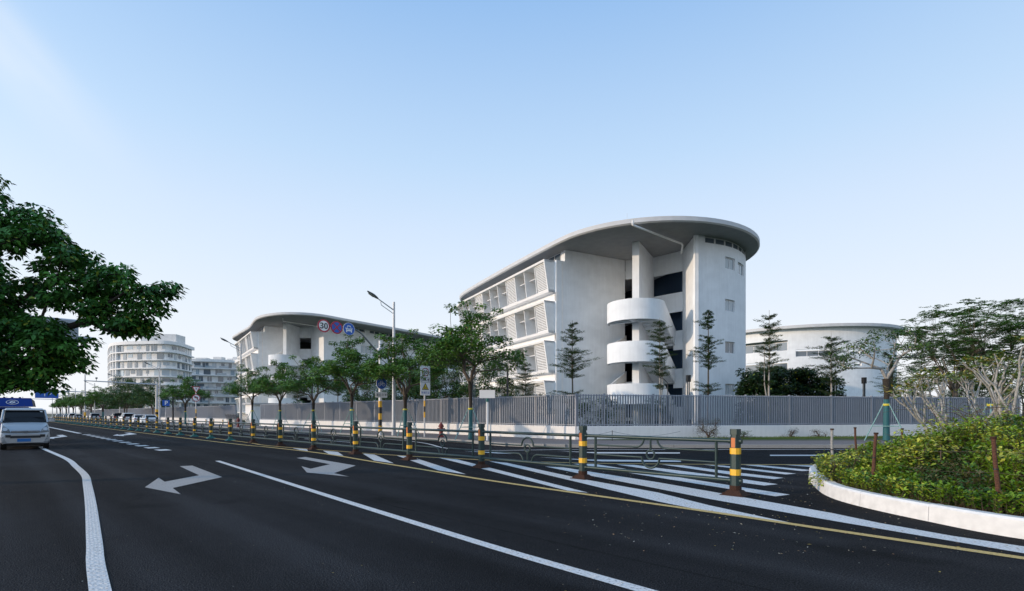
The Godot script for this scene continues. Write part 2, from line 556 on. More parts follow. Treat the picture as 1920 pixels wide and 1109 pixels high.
	leaf_mat("leaf_dark", Color(0.09, 0.16, 0.03))
	leaf_mat("leaf_yellow", Color(0.35, 0.36, 0.05))
	var dl := leaf_mat("dry", Color(0, 0, 0)); dl.backlight_enabled = false
	mat("sign_white", Color(0.80, 0.80, 0.80), 0.45)
	mat("sign_red", Color(0.40, 0.012, 0.04), 0.45)
	mat("sign_blue", Color(0.008, 0.10, 0.46), 0.45)
	mat("sign_yellow", Color(0.78, 0.60, 0.02), 0.45)
	mat("sign_black", Color(0.012, 0.012, 0.014), 0.5)
	mat("sign_back", Color(0.30, 0.34, 0.38), 0.5, 0.3)
	mat("paint_white", Color(0.78, 0.79, 0.80), 0.25).clearcoat_enabled = true
	mat("paint_silver", Color(0.36, 0.385, 0.41), 0.3, 0.4).clearcoat_enabled = true
	mat("paint_dark", Color(0.03, 0.026, 0.028), 0.25).clearcoat_enabled = true
	mat("paint_blue", Color(0.004, 0.028, 0.19), 0.4).metallic_specular = 0.3
	mat("rubber", Color(0.012, 0.012, 0.013), 0.9)
	mat("plastic_black", Color(0.02, 0.021, 0.023), 0.6)
	mat("lamp_lens", Color(0.16, 0.175, 0.19), 0.12).metallic_specular = 0.8
	mat("tail_red", Color(0.40, 0.015, 0.012), 0.25)
	mat("plate_blue", Color(0.01, 0.14, 0.42), 0.4)
	mat("hydrant_red", Color(0.17, 0.03, 0.028), 0.5)
	mat("dark_pole", Color(0.02, 0.023, 0.028), 0.5)
	mat("magenta", Color(0.30, 0.01, 0.16), 0.8)

func poly(a: Array) -> PackedVector2Array:   # pairs of (x, depth) to (x, z)
	var o := PackedVector2Array()
	for i in range(0, a.size(), 2): o.push_back(Vector2(a[i], -a[i + 1]))
	return o

func rd(s: float, t: float) -> Vector2:
	var q := R(s, t)
	return Vector2(q.x, q.z)

var kerb_line: PackedVector2Array

func build_ground() -> void:
	var b := MB.new()
	b.quad(Vector3(-4000, -0.03, 4000), Vector3(4000, -0.03, 4000), Vector3(4000, -0.03, -4000), Vector3(-4000, -0.03, -4000))
	struct("ground", b, mt.earth, "open ground beyond the streets")
	# the far kerb: along the main road, round the corner, along the side street
	var k := [rd(560, 18.35), rd(200, 18.35), rd(90, 18.35), rd(60, 18.35), rd(40, 18.35), rd(26, 18.35), rd(21, 18.3)]
	k.append_array([Vector2(-0.6, -25.4), Vector2(1.1, -24.4), Vector2(3.2, -24.0), Vector2(6.5, -23.8), Vector2(12.3, -23.72), Vector2(20, -23.6), Vector2(34, -23.4), Vector2(60, -23.0)])
	kerb_line = smooth_path(k, 1.0)
	var near := [rd(560, -4.2), rd(-40, -4.2)]
	b = MB.new()
	var road := PackedVector2Array(kerb_line)
	road.append_array(PackedVector2Array([Vector2(60, 25), near[1], near[0]]))
	b.sheet(road, 0.0)
	var rm := struct("road", b, mt.asphalt, "dark grey asphalt road forking round the planted island")
	var arr := rm.mesh.surface_get_arrays(0)
	var uv2 := PackedVector2Array()
	for q: Vector3 in arr[Mesh.ARRAY_VERTEX]:
		var sq := -0.7195 * q.x - 0.6945 * q.z
		var tq := 0.6945 * q.x - 0.7195 * q.z
		uv2.push_back(Vector2((tq + 6.0) / 32.0, (sq + 30.0) / 128.0))
	arr[Mesh.ARRAY_TEX_UV2] = uv2
	arr[Mesh.ARRAY_TEX_UV] = uv2
	var am := ArrayMesh.new()
	am.add_surface_from_arrays(Mesh.PRIMITIVE_TRIANGLES, arr)
	rm.mesh = am
	# pavement between kerb and fence, and the campus ground behind it
	b = MB.new()
	var inner := PackedVector2Array()
	var nr := path_normals(kerb_line)
	for i in kerb_line.size(): inner.push_back(kerb_line[i] + nr[i] * 0.14)
	var pave := PackedVector2Array(inner)
	pave.append_array(PackedVector2Array([Vector2(60, -38), Vector2(3.6, -28.2), rd(17.2, 23.2), rd(560, 23.2)]))
	b.sheet(pave, WALK)
	struct("pavement", b, mt.paving, "grey pink pavement below the campus fence")
	b = MB.new()
	b.sheet(PackedVector2Array([rd(560, 23.1), rd(17.2, 23.1), Vector2(3.6, -28.4), Vector2(60, -38), Vector2(160, -40), Vector2(160, -330), rd(560, 150)]), WALK + 0.02)
	struct("lawn", b, mt.grass, "campus lawn behind the fence")
	b = MB.new()
	b.sheet(poly([4.6, 28.0, 9, 27.5, 16, 27.6, 40, 29.5, 60, 31.5, 60, 37.6, 23.3, 32.4, 4.2, 28.55]), WALK + 0.008)
	struct("grass_verge", b, mt.grass, "strip of grass between pavement and white plinth")
	# kerb stones
	var kb := Node3D.new()
	kb.name = "kerb"
	add_child(kb)
	tag(kb, "pale concrete kerb along the far pavement", "", "", "structure")
	var st := [BoxMesh.new(), BoxMesh.new(), BoxMesh.new()]
	for i in 3: (st[i] as BoxMesh).size = Vector3(0.985, WALK + 0.04, 0.15)
	var tot := path_len(kerb_line)
	var d := tot - 2.0
	var count := 0
	while d > 400.0 and count < 300:
		var e := path_at(kerb_line, d)
		var q: Vector2 = e[0]; var n: Vector2 = e[1]
		var o := part_mesh("kerb_stone", st[count % 3], mt.kerb, kb)
		o.transform = Transform3D(Basis(v3(Vector2(-n.y, n.x), 0), Vector3.UP, v3(Vector2(-n.y, n.x), 0).cross(Vector3.UP)), v3(q + n * 0.075, (WALK + 0.04) / 2 - 0.035 + rng.randf() * 0.006))
		d -= 1.0
		count += 1
	var b2 := MB.new()
	var rest := PackedVector2Array()
	for i in kerb_line.size():
		rest.push_back(kerb_line[i])
		if path_len(rest) > tot - 302.0: break
	sweep(b2, rest, [Vector2(0, -0.02), Vector2(0, WALK + 0.004), Vector2(0.15, WALK + 0.004), Vector2(0.15, -0.02)])
	part("far_kerb", b2, mt.kerb, kb, true)
	# near kerb and pavement on the left side of the road
	b = MB.new()
	b.prism(PackedVector2Array([rd(560, -4.2), rd(-40, -4.2), rd(-40, -12), rd(560, -12)]), -0.02, WALK)
	struct("pavement", b, mt.paving, "near pavement on the tree side of the road")

func strip(b: MB, pts: Array, w: float, y: float) -> void:   # a painted band along points (x, z)
	var p := smooth_path(pts, 0.6)
	var nr := path_normals(p)
	for i in p.size() - 1:
		b.quad(v3(p[i] + nr[i] * w / 2, y), v3(p[i] - nr[i] * w / 2, y), v3(p[i + 1] - nr[i + 1] * w / 2, y), v3(p[i + 1] + nr[i + 1] * w / 2, y))

func build_markings() -> void:
	var hatch := [
		[-10.17, 23.7, -9.19, 22.93, -8.69, 21.79, -9.3, 22.42], [-8.16, 22.07, -7.23, 21.24, -6.37, 19.35, -7.12, 19.97],
		[-5.99, 20.48, -5.34, 19.87, -3.79, 16.41, -4.69, 17.38], [-4.38, 19.44, -3.75, 18.96, -1.2, 13.43, -2.06, 14.36],
		[-2.66, 18.51, -1.89, 17.76, 1.54, 10.31, 1.15, 10.59],
		[-0.77, 17.16, -0.16, 16.55, 1.8, 12.33, 2.95, 10.34, 3.43, 8.9, 3.89, 7.86, 4.12, 7.38, 3.7, 7.72, 3.13, 8.44, 2.65, 9.29, 1.68, 11.55],
		[1.0, 15.42, 1.53, 15.15, 2.07, 14.18, 3.39, 11.87, 4.05, 10.52, 5.13, 8.21, 5.36, 7.46, 5.74, 6.68, 6.45, 5.75, 8.2, 3.6, 7.85, 3.35, 6.08, 5.45, 4.77, 7.63, 3.69, 9.56, 3.1, 10.86, 1.94, 13.3],
		[1.95, 16.25, 2.61, 16.17, 3.45, 14.36, 4.72, 11.65, 5.47, 10.07, 5.08, 9.86, 4.6, 10.82, 3.26, 13.53],
		[3.27, 16.02, 3.79, 15.9, 5.32, 13.13, 6.0, 11.55, 5.59, 11.34, 5.35, 11.76, 4.65, 13.13],
		[4.69, 16.02, 5.27, 15.71, 6.17, 13.71, 6.74, 12.69, 6.38, 12.45, 5.67, 13.5], [5.97, 16.0, 6.49, 15.63, 7.55, 13.59, 7.17, 13.4],
		[7.2, 15.9, 7.64, 15.84, 8.46, 14.4, 8.05, 14.18], [8.46, 15.9, 9.23, 15.71, 8.98, 15.25]]
	var hn := Node3D.new()
	hn.name = "hatched_marking"
	add_child(hn)
	tag(hn, "white diagonal stripes painted at the nose of the island", "", "", "structure")
	for h: Array in hatch:
		var b := MB.new()
		b.sheet(poly(h), 0.005)
		part("stripe", b, mt.line_white, hn)
	var b1 := MB.new()
	var yl := [rd(330, 9.2), rd(80, 9.2), rd(33, 9.2), Vector2(-11.61, -24.33), Vector2(-7.6, -20.5), Vector2(-4.6, -16.97), Vector2(-2.42, -14.45), Vector2(-0.84, -12.55), Vector2(1.47, -10.11), Vector2(3.21, -8.33), Vector2(4.35, -7.05), Vector2(5.65, -5.65), Vector2(9.0, -2.0), Vector2(14, 3.4)]
	strip(b1, yl, 0.15, 0.0052)
	struct("yellow_line", b1, mt.line_yellow, "yellow edge line along the near side of the railing")
	# darker cross bars worn into the near yellow line
	b1 = MB.new()
	strip(b1, [rd(60, 10.9), rd(33, 10.3), Vector2(-12.17, -25.5), Vector2(-7.3, -21.7), Vector2(-5.1, -20.0), Vector2(-1.1, -17.7), Vector2(2.4, -16.5), Vector2(5.7, -16.13), Vector2(9.4, -16.0), Vector2(16, -16.2), Vector2(40, -17)], 0.13, 0.0048)
	struct("yellow_line", b1, mt.line_yellow, "thin yellow line on the far side of the hatched stripes")
	b1 = MB.new()
	for q: Array in [[1.9, 22.01, 3.09, 21.19, 6.89, 20.98, 6.7, 20.43, 3.41, 20.48], [0.98, 18.73, 2.59, 17.76, 5.75, 17.41, 5.59, 16.92, 3.02, 17.07], [-2.04, 21.79, -0.33, 20.81, 0.17, 20.26, -0.64, 20.53], [9.98, 19.79, 12.37, 19.79, 12.06, 19.3, 9.73, 19.3]]:
		b1.sheet(poly(q), 0.005)
	strip(b1, [rd(300, 17.6), rd(60, 17.6), rd(28, 17.6), Vector2(-2.4, -22.9), Vector2(3.3, -22.75), Vector2(14.4, -22.75), Vector2(40, -22.6)], 0.14, 0.0046)
	for i in 9: strip(b1, [rd(26 + i * 12, 14.2), rd(32 + i * 12, 14.2)], 0.14, 0.005)
	struct("lane_line", b1, mt.line_white, "white lane lines on the far carriageway")
	var mid := Node3D.new()
	mid.name = "lane_line"
	used["lane_line"] = maxi(used.get("lane_line", 0), 1)
	mid.name = "lane_line_001"
	add_child(mid)
	tag(mid, "studded white line between the two near lanes", "", "", "structure")
	var b := MB.new()
	strip(b, [rd(19.15, 5.52), rd(6.8, 4.44), rd(2.3, 4.15), rd(-6, 3.9)], 0.15, 0.005)
	part("line", b, mt.line_white, mid)
	b = MB.new()   # raised rumble ribs on it
	var mpath := smooth_path([rd(19.15, 5.52), rd(6.8, 4.44), rd(2.3, 4.15), rd(-6, 3.9)], 0.6)
	for i in 60:
		var e := path_at(mpath, 0.4 + i * 0.30)
		for j in 3:
			var q: Vector2 = e[0] + (e[1] as Vector2) * (-0.042 + j * 0.042)
			b.bx(v3(q, 0.007), Vector3(0.022, 0.004, 0.06), ROAD_YAW + 0.6)
	part("rumble_rib", b, mt.line_white, mid, true)
	var lf := Node3D.new()
	used["lane_line"] = 2
	lf.name = "lane_line_002"
	add_child(lf)
	tag(lf, "broad studded white line curving in beside the van", "", "", "structure")
	b = MB.new()
	var lp := [rd(33.5, 1.96), rd(30.8, 1.95), rd(23.8, 2.07), rd(20.2, 1.97), rd(17.15, 1.85), rd(14.9, 1.65), rd(11.6, 1.33), rd(8.15, 0.97), rd(5.87, 0.74), rd(-2, 0.1)]
	strip(b, lp, 0.158, 0.005)
	part("line", b, mt.line_white, lf)
	b = MB.new()
	var lpath := smooth_path(lp, 0.3)
	for i in 150:
		var e := path_at(lpath, 14.0 + i * 0.16)
		for j in 4:
			var q: Vector2 = e[0] + (e[1] as Vector2) * (-0.054 + j * 0.036) - (e[1] as Vector2).orthogonal() * (0.04 if j % 2 else 0.0)
			b.bx(v3(q, 0.007), Vector3(0.02, 0.004, 0.05), ROAD_YAW + 0.3)
	part("rumble_rib", b, mt.line_white, lf, true)
	b = MB.new()
	strip(b, [rd(330, 5.5), rd(120, 5.5), rd(53.6, 5.47)], 0.28, 0.005)
	for i in 12:
		var s := 50.1 - i * 2.14
		strip(b, [rd(s + 0.5, 5.5), rd(s - 0.45, 5.52)], 0.46, 0.005)
	struct("dashed_line", b, mt.line_white, "row of short thick white dashes ending in a solid line")
	var arrows := [[18.0, 4.16, 17.96, 4.48, 14.17, 4.19, 12.85, 2.84, 11.74, 2.73, 13.41, 2.45, 15.15, 3.05, 14.16, 2.97, 15.01, 3.9],
		[18.34, 7.85, 18.52, 8.25, 14.35, 7.96, 12.94, 6.54, 11.96, 6.45, 13.62, 6.11, 15.34, 6.72, 14.46, 6.6, 15.32, 7.62],
		[52.41, 8.15, 52.49, 8.58, 48.51, 8.35, 46.29, 7.15, 44.86, 7.0, 46.84, 6.62, 49.21, 7.24, 47.8, 7.11, 49.56, 8.02],
		[50.38, 3.8, 51.0, 4.22, 47.07, 4.14, 44.53, 3.24, 43.4, 3.2, 45.1, 2.5, 47.0, 3.1, 45.9, 3.0, 47.43, 3.79]]
	var names := ["grey bent arrow painted in the left near lane", "grey bent arrow painted in the near lane by the railing", "small bent arrow far down the lane by the railing", "bent arrow half hidden beside the silver van"]
	for i in 4:
		var p := PackedVector2Array()
		for j in range(0, arrows[i].size(), 2): p.push_back(rd(arrows[i][j], arrows[i][j + 1]))
		b = MB.new()
		b.sheet(p, 0.005)
		struct("road_arrow", b, mt.line_grey if i < 2 else mt.line_white, names[i])
	# dry leaves and grit blown over the asphalt
	b = MB.new()
	b.tinted = true
	var r := RandomNumberGenerator.new()
	r.seed = 5
	for i in 1700:
		var x := 0.0; var d := 0.0
		if i < 1500:
			x = r.randf_range(0.5, 8.2); d = r.randf_range(5.8, 15.5)
			if x > 6.0 + 0.16 * maxf(d - 9.5, 0.0) * 3.0 or r.randf() > 0.25 + x / 9.0: continue
		else:
			d = 3.6 + 16.0 * r.randf() * r.randf(); x = r.randf_range(-1.0, 1.0) * d
			if d > 6.0 and x > 5.5: continue
		b.tint = [Color(0.30, 0.20, 0.11), Color(0.22, 0.13, 0.07), Color(0.40, 0.34, 0.24), Color(0.35, 0.20, 0.10), Color(0.5, 0.48, 0.42), Color(0.40, 0.30, 0.05)][r.randi() % 6]
		var a := r.randf() * TAU
		var l := r.randf_range(0.015, 0.055) * (0.6 if i >= 1500 else 1.0)
		b.leaf(Vector3(x, 0.011 + r.randf() * 0.006, -d), Vector3(cos(a), 0.1, sin(a)).normalized(), Vector3(r.randf() * 0.4 - 0.2, 1, r.randf() * 0.4 - 0.2).normalized(), l, l * r.randf_range(0.2, 0.6))
	var lit := struct("leaf_litter", b, mt.dry, "dry brown leaves scattered over the asphalt by the island")
	tag(lit, "", "leaves", "", "stuff")

func build_fences() -> void:
	fence("slat_fence", [rd(63.7, 23), rd(17.2, 23)], "grey vertical slat fence on white plinth facing the main road")
	fence("slat_fence", [rd(225, 23), rd(72.2, 23)], "farther run of grey slat fence beyond the gate gap")
	fence("slat_fence", [Vector2(3.59, -28.5), Vector2(23.3, -32.6), Vector2(34.6, -34.9)], "grey slat fence on white plinth along the side street")

func fence(what: String, pts: Array, label: String) -> void:
	var o := thing(what, label, "fence")
	var p := PackedVector2Array()
	for q: Vector2 in pts: p.push_back(q)
	var L := path_len(p)
	var b := MB.new()
	sweep(b, p, [Vector2(0.13, WALK), Vector2(0.13, WALK + 0.72), Vector2(0.115, WALK + 0.74), Vector2(-0.115, WALK + 0.74), Vector2(-0.13, WALK + 0.72), Vector2(-0.13, WALK)])
	part("plinth", b, mt.plinth, o)
	b = MB.new()
	var n := int(L / 0.158)
	for i in n:
		var e := path_at(p, (i + 0.5) * L / n)
		var nn: Vector2 = e[1]
		b.bx(v3(e[0], WALK + 0.74 + 0.90), Vector3(0.048, 1.78, 0.11), atan2(nn.x, nn.y) + rng.randf_range(-0.05, 0.05))
	part("slats", b, mt.fence_grey, o, true)
	for y: float in [WALK + 0.80, WALK + 2.45]:
		b = MB.new()
		sweep(b, p, [Vector2(-0.075, y), Vector2(-0.075, y + 0.05), Vector2(-0.06, y + 0.05), Vector2(-0.06, y)])
		part("rail", b, mt.fence_grey, o)
	var k := int(L / 3.0)
	for i in k + 1:
		if i > 60: break
		var e := path_at(p, L - minf(i * 3.0 + 0.02, L - 0.02))
		var nn: Vector2 = e[1]
		b = MB.new()
		b.bx(v3(e[0], WALK + 0.74 + 0.92), Vector3(0.07, 1.84, 0.14), atan2(nn.x, nn.y))
		part("post", b, mt.fence_grey, o)

func L(b: float, a: float) -> Vector2:   # building axes: b across the end wall, a along the facade away from the street
	return Vector2(b, -a)

func rev(p: PackedVector2Array) -> PackedVector2Array:
	var o := PackedVector2Array(p)
	o.reverse()
	return o

func school_one() -> void:
	var o := thing("school_building", "large white school building with round overhanging roof and open spiral stair", "building", W(4.5, 51.9), deg_to_rad(27.7))
	var roof: Array = []
	for i in 13:
		var w := PI * i / 12.0
		roof.append(L(10.8 - 11.4 * cos(w), -1.2 - 11.1 * sin(w)))
	roof.append_array([L(22.2, 5), L(22.2, 14), L(22.2, 23)])
	for i in range(1, 12):
		var w := PI * i / 12.0
		roof.append(L(10.8 + 11.4 * cos(w), 23 + 10.0 * sin(w)))
	roof.append_array([L(-0.6, 22), L(-0.75, 14), L(-0.75, 6)])
	var tower := smooth_path([L(9.43, -9.36), L(11.63, -9.7), L(13.45, -9.8), L(15.3, -9.46), L(17.2, -8.65), L(18.7, -7.6), L(19.9, -6.2), L(20.7, -4), L(21.2, -1), L(21.2, 10), L(21.2, 24)], 0.6)
	var facade := smooth_path([L(0, 0.0), L(0, 6), L(0, 12), L(0, 18), L(0.05, 22.5), L(0.5, 25.2), L(1.5, 27.5), L(3.0, 29.4), L(5.0, 30.6)], 0.7)
	var wins := []
	for k in 4:
		var y := 15.57 - 4.08 * k
		wins.append([3.55, 5.1, y, y + 1.15, 2])
	wins.append([5.75, 7.5, 15.45, 16.6, 2])
	for k in 4: wins.append([9.6, 10.5, 15.3 - 4.05 * k, 16.3 - 4.05 * k, 1])
	school(o, roof, facade, tower, wins, "LOOLOOOLOOOO", L(5.84, -5.2), L(10.87, -1.87), L(11.9, -5.4), 8.9)
	var b := MB.new()
	b.tube([Vector3(4.6, 18.8, 5.4), Vector3(4.6, 20.9, 5.4)], [0.014], 4)
	part("lightning_rod", b, mt.steel, o)
	b = MB.new()
	b.tube([Vector3(1.9, 18.4, 9.3), Vector3(1.9, 18.05, 9.3), Vector3(2.1, 17.98, 9.3), Vector3(9.2, 17.92, 7.9), Vector3(9.4, 17.8, 7.8), Vector3(9.65, 17.2, 7.4)], [0.09], 8)
	part("drain_pipe", b, mt.white_paint, o)

func school_two() -> void:
	var o := thing("school_building", "second white school building behind the street trees, one spiral landing showing", "building", W(-48.2, 97.2), deg_to_rad(35.5))
	var roof: Array = [L(-0.9, 5.3), L(-1.3, -5.6), L(0.05, -11.2), L(2.7, -14.4), L(6.9, -15.6), L(13.25, -13.4), L(24, -9.6), L(37, -4.5), L(62, 5.2), L(60, 18), L(30, 16), L(24, 26), L(14, 34), L(4, 31), L(-1.2, 25), L(-1.4, 16)]
	var tower := smooth_path([L(9.56, -9.3), L(11.0, -9.4), L(13.5, -8.8), L(22, -5.7), L(36, -0.5), L(58, 7.7)], 0.8)
	var facade := smooth_path([L(0, 0.0), L(0, 6), L(0, 12), L(0, 18), L(0.05, 22.5), L(0.9, 26.2), L(2.6, 28.6), L(5.0, 30.0)], 0.7)
	var wins := []
	wins.append([4.0, 5.1, 13.9, 15.1, 2])
	wins.append([7.9, 11.6, 13.6, 15.1, 4])
	wins.append([14.3, 15.4, 13.7, 15.1, 2]); wins.append([16.6, 17.6, 13.5, 15.1, 2])
	for k in 3:
		wins.append([4.0, 5.1, 9.9 - 4 * k, 11.1 - 4 * k, 2]); wins.append([7.9, 11.6, 9.6 - 4 * k, 11.1 - 4 * k, 4])
	for k in 3:
		for j in 3: wins.append([22.5 + j * 9.0, 30.2 + j * 9.0, 12.3 - 4 * k, 14.4 - 4 * k, 6])
	school(o, roof, facade, tower, wins, "LOOLOOOLOOOO", L(3.64, -5.06), L(6.7, -1.96), L(8.74, -3.5), 4.9)
	# the framed balcony box on its long side
	var b := MB.new()
	var q := tower.slice(0)
	var seg := PackedVector2Array()
	for i in 16:
		seg.push_back(path_at(q, 19.2 + i * 1.8)[0])
	seg = rev(seg)
	sweep(b, seg, [Vector2(0, 15.9), Vector2(1.5, 15.9), Vector2(1.6, 16.25), Vector2(0, 16.25)])
	sweep(b, seg, [Vector2(0, 11.3), Vector2(0.9, 11.3), Vector2(1.0, 11.7), Vector2(0, 11.7)])
	for d: float in [0.05, 9.0, 18.0, 26.9]:
		var e := path_at(seg, d)
		var n: Vector2 = e[1]
		b.box(Transform3D(Basis(v3(n.orthogonal(), 0), Vector3.UP, v3(n.orthogonal(), 0).cross(Vector3.UP)), v3(e[0] + n * 0.65, 13.8)), Vector3(0.18, 4.2, 1.3))
	part("balcony_box", b, mt.white_paint, o)
	b = MB.new()
	b.tube([Vector3(2.3, 18.4, 10.2), Vector3(2.3, 17.9, 10.2), Vector3(9.4, 17.75, 8.6)], [0.09], 6)
	part("drain_pipe", b, mt.white_paint, o)

func school(o: Node3D, roof: Array, facade: PackedVector2Array, tower: PackedVector2Array, wins: Array, bays: String, C: Vector2, A: Vector2, Bq: Vector2, ew: float) -> void:
	var b := MB.new()
	var rp := smooth_path(roof, 0.9, true)
	var out := rp if not Geometry2D.is_polygon_clockwise(rp) else rev(rp)
	var nr := path_normals(out, true)
	var cen := Vector2.ZERO
	for q in out: cen += q / out.size()
	if nr[0].dot(out[0] - cen) < 0.0:
		out = rev(out); nr = path_normals(out, true)
	var low := PackedVector2Array()
	for i in out.size(): low.push_back(out[i] - nr[i] * 0.14)
	var so := MB.new()
	so.prism(low, 18.385, 18.399)
	for i in out.size():
		var j := (i + 1) % out.size()
		b.quadn(v3(out[i], 18.50), v3(out[j], 18.50), v3(out[j], 18.88), v3(out[i], 18.88), v3(nr[i], 0), v3(nr[j], 0), v3(nr[j], 0), v3(nr[i], 0))
		b.quad(v3(low[i], 18.4), v3(low[j], 18.4), v3(out[j], 18.50), v3(out[i], 18.50))
	b.sheet(out, 18.88)
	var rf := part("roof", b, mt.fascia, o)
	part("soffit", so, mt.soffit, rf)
	# ---- the window side
	var tops := [4.95, 9.0, 13.05, 17.2]
	var holes := []
	for k in 4:
		for i in bays.length():
			var d0 := 0.45 + i * 2.22
			if bays[i] == "O": holes.append([d0 + 0.25, d0 + 2.0, tops[k] - 2.85, tops[k] - 0.75])
	var nf := path_normals(facade)
	var recess := PackedVector2Array()
	for i in facade.size(): recess.push_back(facade[i] - nf[i] * 0.62)
	b = MB.new()
	wall_path(b, recess, 0.0, 16.98, 0.2, holes)
	part("window_wall", b, mt.white_paint, o)
	for h: Array in holes:
		if h[0] < 26.0: window(o, recess, h[0], h[1], h[2], h[3], 0.06, 2, mt.white_paint, mt.glass, 0.1)
	for y: Array in [[0.0, 1.698], [4.952, 5.748], [9.002, 9.798], [13.052, 13.948]]:
		b = MB.new()
		wall_path(b, facade, y[0], y[1], 0.3)
		part("wall_band", b, mt.white_paint, o)
	var run := PackedVector2Array()
	var acc := 0.0
	while acc < path_len(facade) - 1.2:
		run.push_back(path_at(facade, 0.32 + acc)[0])
		acc += 0.74
	for k in 4:
		var yt: float = tops[k]
		var yb := yt - 3.25
		b = MB.new()
		sweep(b, run, [Vector2(-0.6, yt - 0.2), Vector2(1.2, yt - 0.2), Vector2(1.26, yt), Vector2(-0.6, yt)])
		sweep(b, run, [Vector2(-0.6, yb), Vector2(0.70, yb), Vector2(0.78, yb + 0.26), Vector2(-0.6, yb + 0.26)])
		for d: float in [0.0, path_len(run) - 0.01]:
			var e := path_at(run, d)
			var x := v3(e[1], 0)
			var pl := PackedVector2Array([Vector2(-0.61, yb - 0.003), Vector2(0.73, yb - 0.003), Vector2(1.27, yt + 0.003), Vector2(-0.61, yt + 0.003)])
			b.plate(pl, Transform3D(Basis(x, Vector3.UP, x.cross(Vector3.UP)), v3(e[0], 0)), -0.02 if d > 0 else 0.16)
		var bx := part("window_box", b, mt.white_paint, o)
		var z0 := yb + 0.262; var z1 := yt - 0.202
		for i in bays.length() + 1:
			var d := 0.45 + i * 2.22 - 0.32
			if d > path_len(run) - 0.3: break
			var e := path_at(run, d)
			var x := v3(e[1], 0)
			b = MB.new()
			b.plate(PackedVector2Array([Vector2(-0.6, z0), Vector2(0.69, z0), Vector2(1.04, z1), Vector2(-0.6, z1)]), Transform3D(Basis(x, Vector3.UP, x.cross(Vector3.UP)), v3(e[0], 0)), 0.09)
			part("fin", b, mt.white_paint, bx)
			if i >= bays.length(): break
			if bays[i] == "L":
				b = MB.new()
				var e2 := path_at(run, d + 2.12)
				var pa: Vector2 = e[0]; var pb: Vector2 = e2[0]
				var al := v3((pb - pa).normalized(), 0)
				var ou := v3(e[1], 0)
				var cnt := 17
				for s in cnt:
					var f := (s + 0.5) / cnt
					var y := lerpf(z0, z1, f)
					b.box(Transform3D(Basis(al, Vector3.UP, al.cross(Vector3.UP)), v3((pa + pb) / 2.0, y) + al * 0.04 + ou * lerpf(0.62, 1.0, f)), Vector3(1.98, 0.088, 0.045))
				part("louvre", b, mt.white_paint, bx, true)
				b = MB.new()
				for u: float in [0.12, 1.05, 2.05]:
					var p0 := v3(pa, z0) + al * u + ou * 0.60
					b.tube([p0, p0 + ou * 0.41 + Vector3.UP * (z1 - z0)], [0.035], 4)
				part("louvre_frame", b, mt.white_paint, bx)
			else:
				b = MB.new()
				var e2 := path_at(run, d + 1.1)
				var ou2 := v3(e2[1], 0)
				var al2 := v3((e2[1] as Vector2).orthogonal(), 0)
				b.box(Transform3D(Basis(al2, Vector3.UP, al2.cross(Vector3.UP)), v3(e2[0], lerpf(z0, z1, 0.66)) + al2 * -0.05 + ou2 * -0.05), Vector3(2.0, 0.07, 0.9))
				part("shelf", b, mt.white_paint, bx)
	# ---- end wall, stepped at the corner
	b = MB.new()
	wall_path(b, PackedVector2Array([L(ew, 0.02), L(0.0, 0.02)]), 0.0, 17.2, 0.3)
	wall_path(b, PackedVector2Array([L(ew, 0.02), L(1.05, 0.02)]), 17.2, 18.4, 0.3)
	part("end_wall", b, mt.plaster, o)
	b = MB.new()
	var cl := PackedVector2Array([L(1.05, 0.32), L(1.05, 24)])
	wall_path(b, PackedVector2Array([L(1.05, 0.3), L(1.05, 0.75)]), 17.2, 18.4, 0.25)
	part("corner_pier", b, mt.plaster, o)
	for i in 9: window(o, cl, 0.6 + i * 2.5, 3.0 + i * 2.5, 17.22, 18.38, 0.1, 2, mt.window_frame, mt.glass, 0.08)
	# ---- floor of the attic over the closed rooms
	var plan := PackedVector2Array()
	for q in rev(facade): plan.push_back(q + Vector2(0.02, 0))
	plan.append_array(PackedVector2Array([L(ew - 0.05, 0.2), A + L(0.08, 0.07), Bq + L(0.1, 0.05), tower[0] + L(0.14, 0.1)]))
	for i in tower.size():
		if i > 0: plan.push_back(tower[i] - Vector2(0.05, 0.05))
	b = MB.new()
	b.prism(plan, 16.985, 17.2)
	part("attic_floor", b, mt.plaster, o)
	# ---- round tower with its windows
	var tr := rev(tower)
	var tl := path_len(tr)
	var th := []
	for w: Array in wins: th.append([tl - w[1], tl - w[0], w[2], w[3]])
	b = MB.new()
	wall_path(b, tr, 0.0, 17.75, 0.3, th)
	part("tower_wall", b, mt.plaster, o)
	for i in wins.size(): window(o, tr, th[i][0], th[i][1], th[i][2], th[i][3], 0.14, wins[i][4], mt.window_frame, mt.glass_pale if i % 3 != 2 else mt.glass, 0.09)
	var cs := tl - 1.1
	var i2 := 0
	while cs > 1.5 and i2 < 30:
		if i2 % 7 != 6: window(o, tr, cs - 1.3, cs, 17.76, 18.39, 0.2, 1, mt.window_frame, mt.glass, 0.09)
		else:
			b = MB.new()
			wall_path(b, PackedVector2Array([path_at(tr, cs - 1.25)[0], path_at(tr, cs - 0.05)[0]]), 17.752, 18.398, 0.3)
			part("attic_pier", b, mt.plaster, o)
		cs -= 1.3
		i2 += 1
	b = MB.new()
	wall_path(b, PackedVector2Array([path_at(tr, tl - 1.1)[0], path_at(tr, tl)[0]]), 17.752, 18.4, 0.3)
	part("tower_pier", b, mt.plaster, o)
	b = MB.new()
	wall_path(b, PackedVector2Array([tower[0] + L(0.015, 0.02), Bq]), 0.0, 18.4, 0.3)
	part("stair_side_wall", b, mt.plaster, o)
	# ---- the open stair
	var f := (A - C).normalized()
	var g := Vector2(-f.y, f.x)
	if g.dot(Bq - A) < 0.0: g = -g
	b = MB.new()
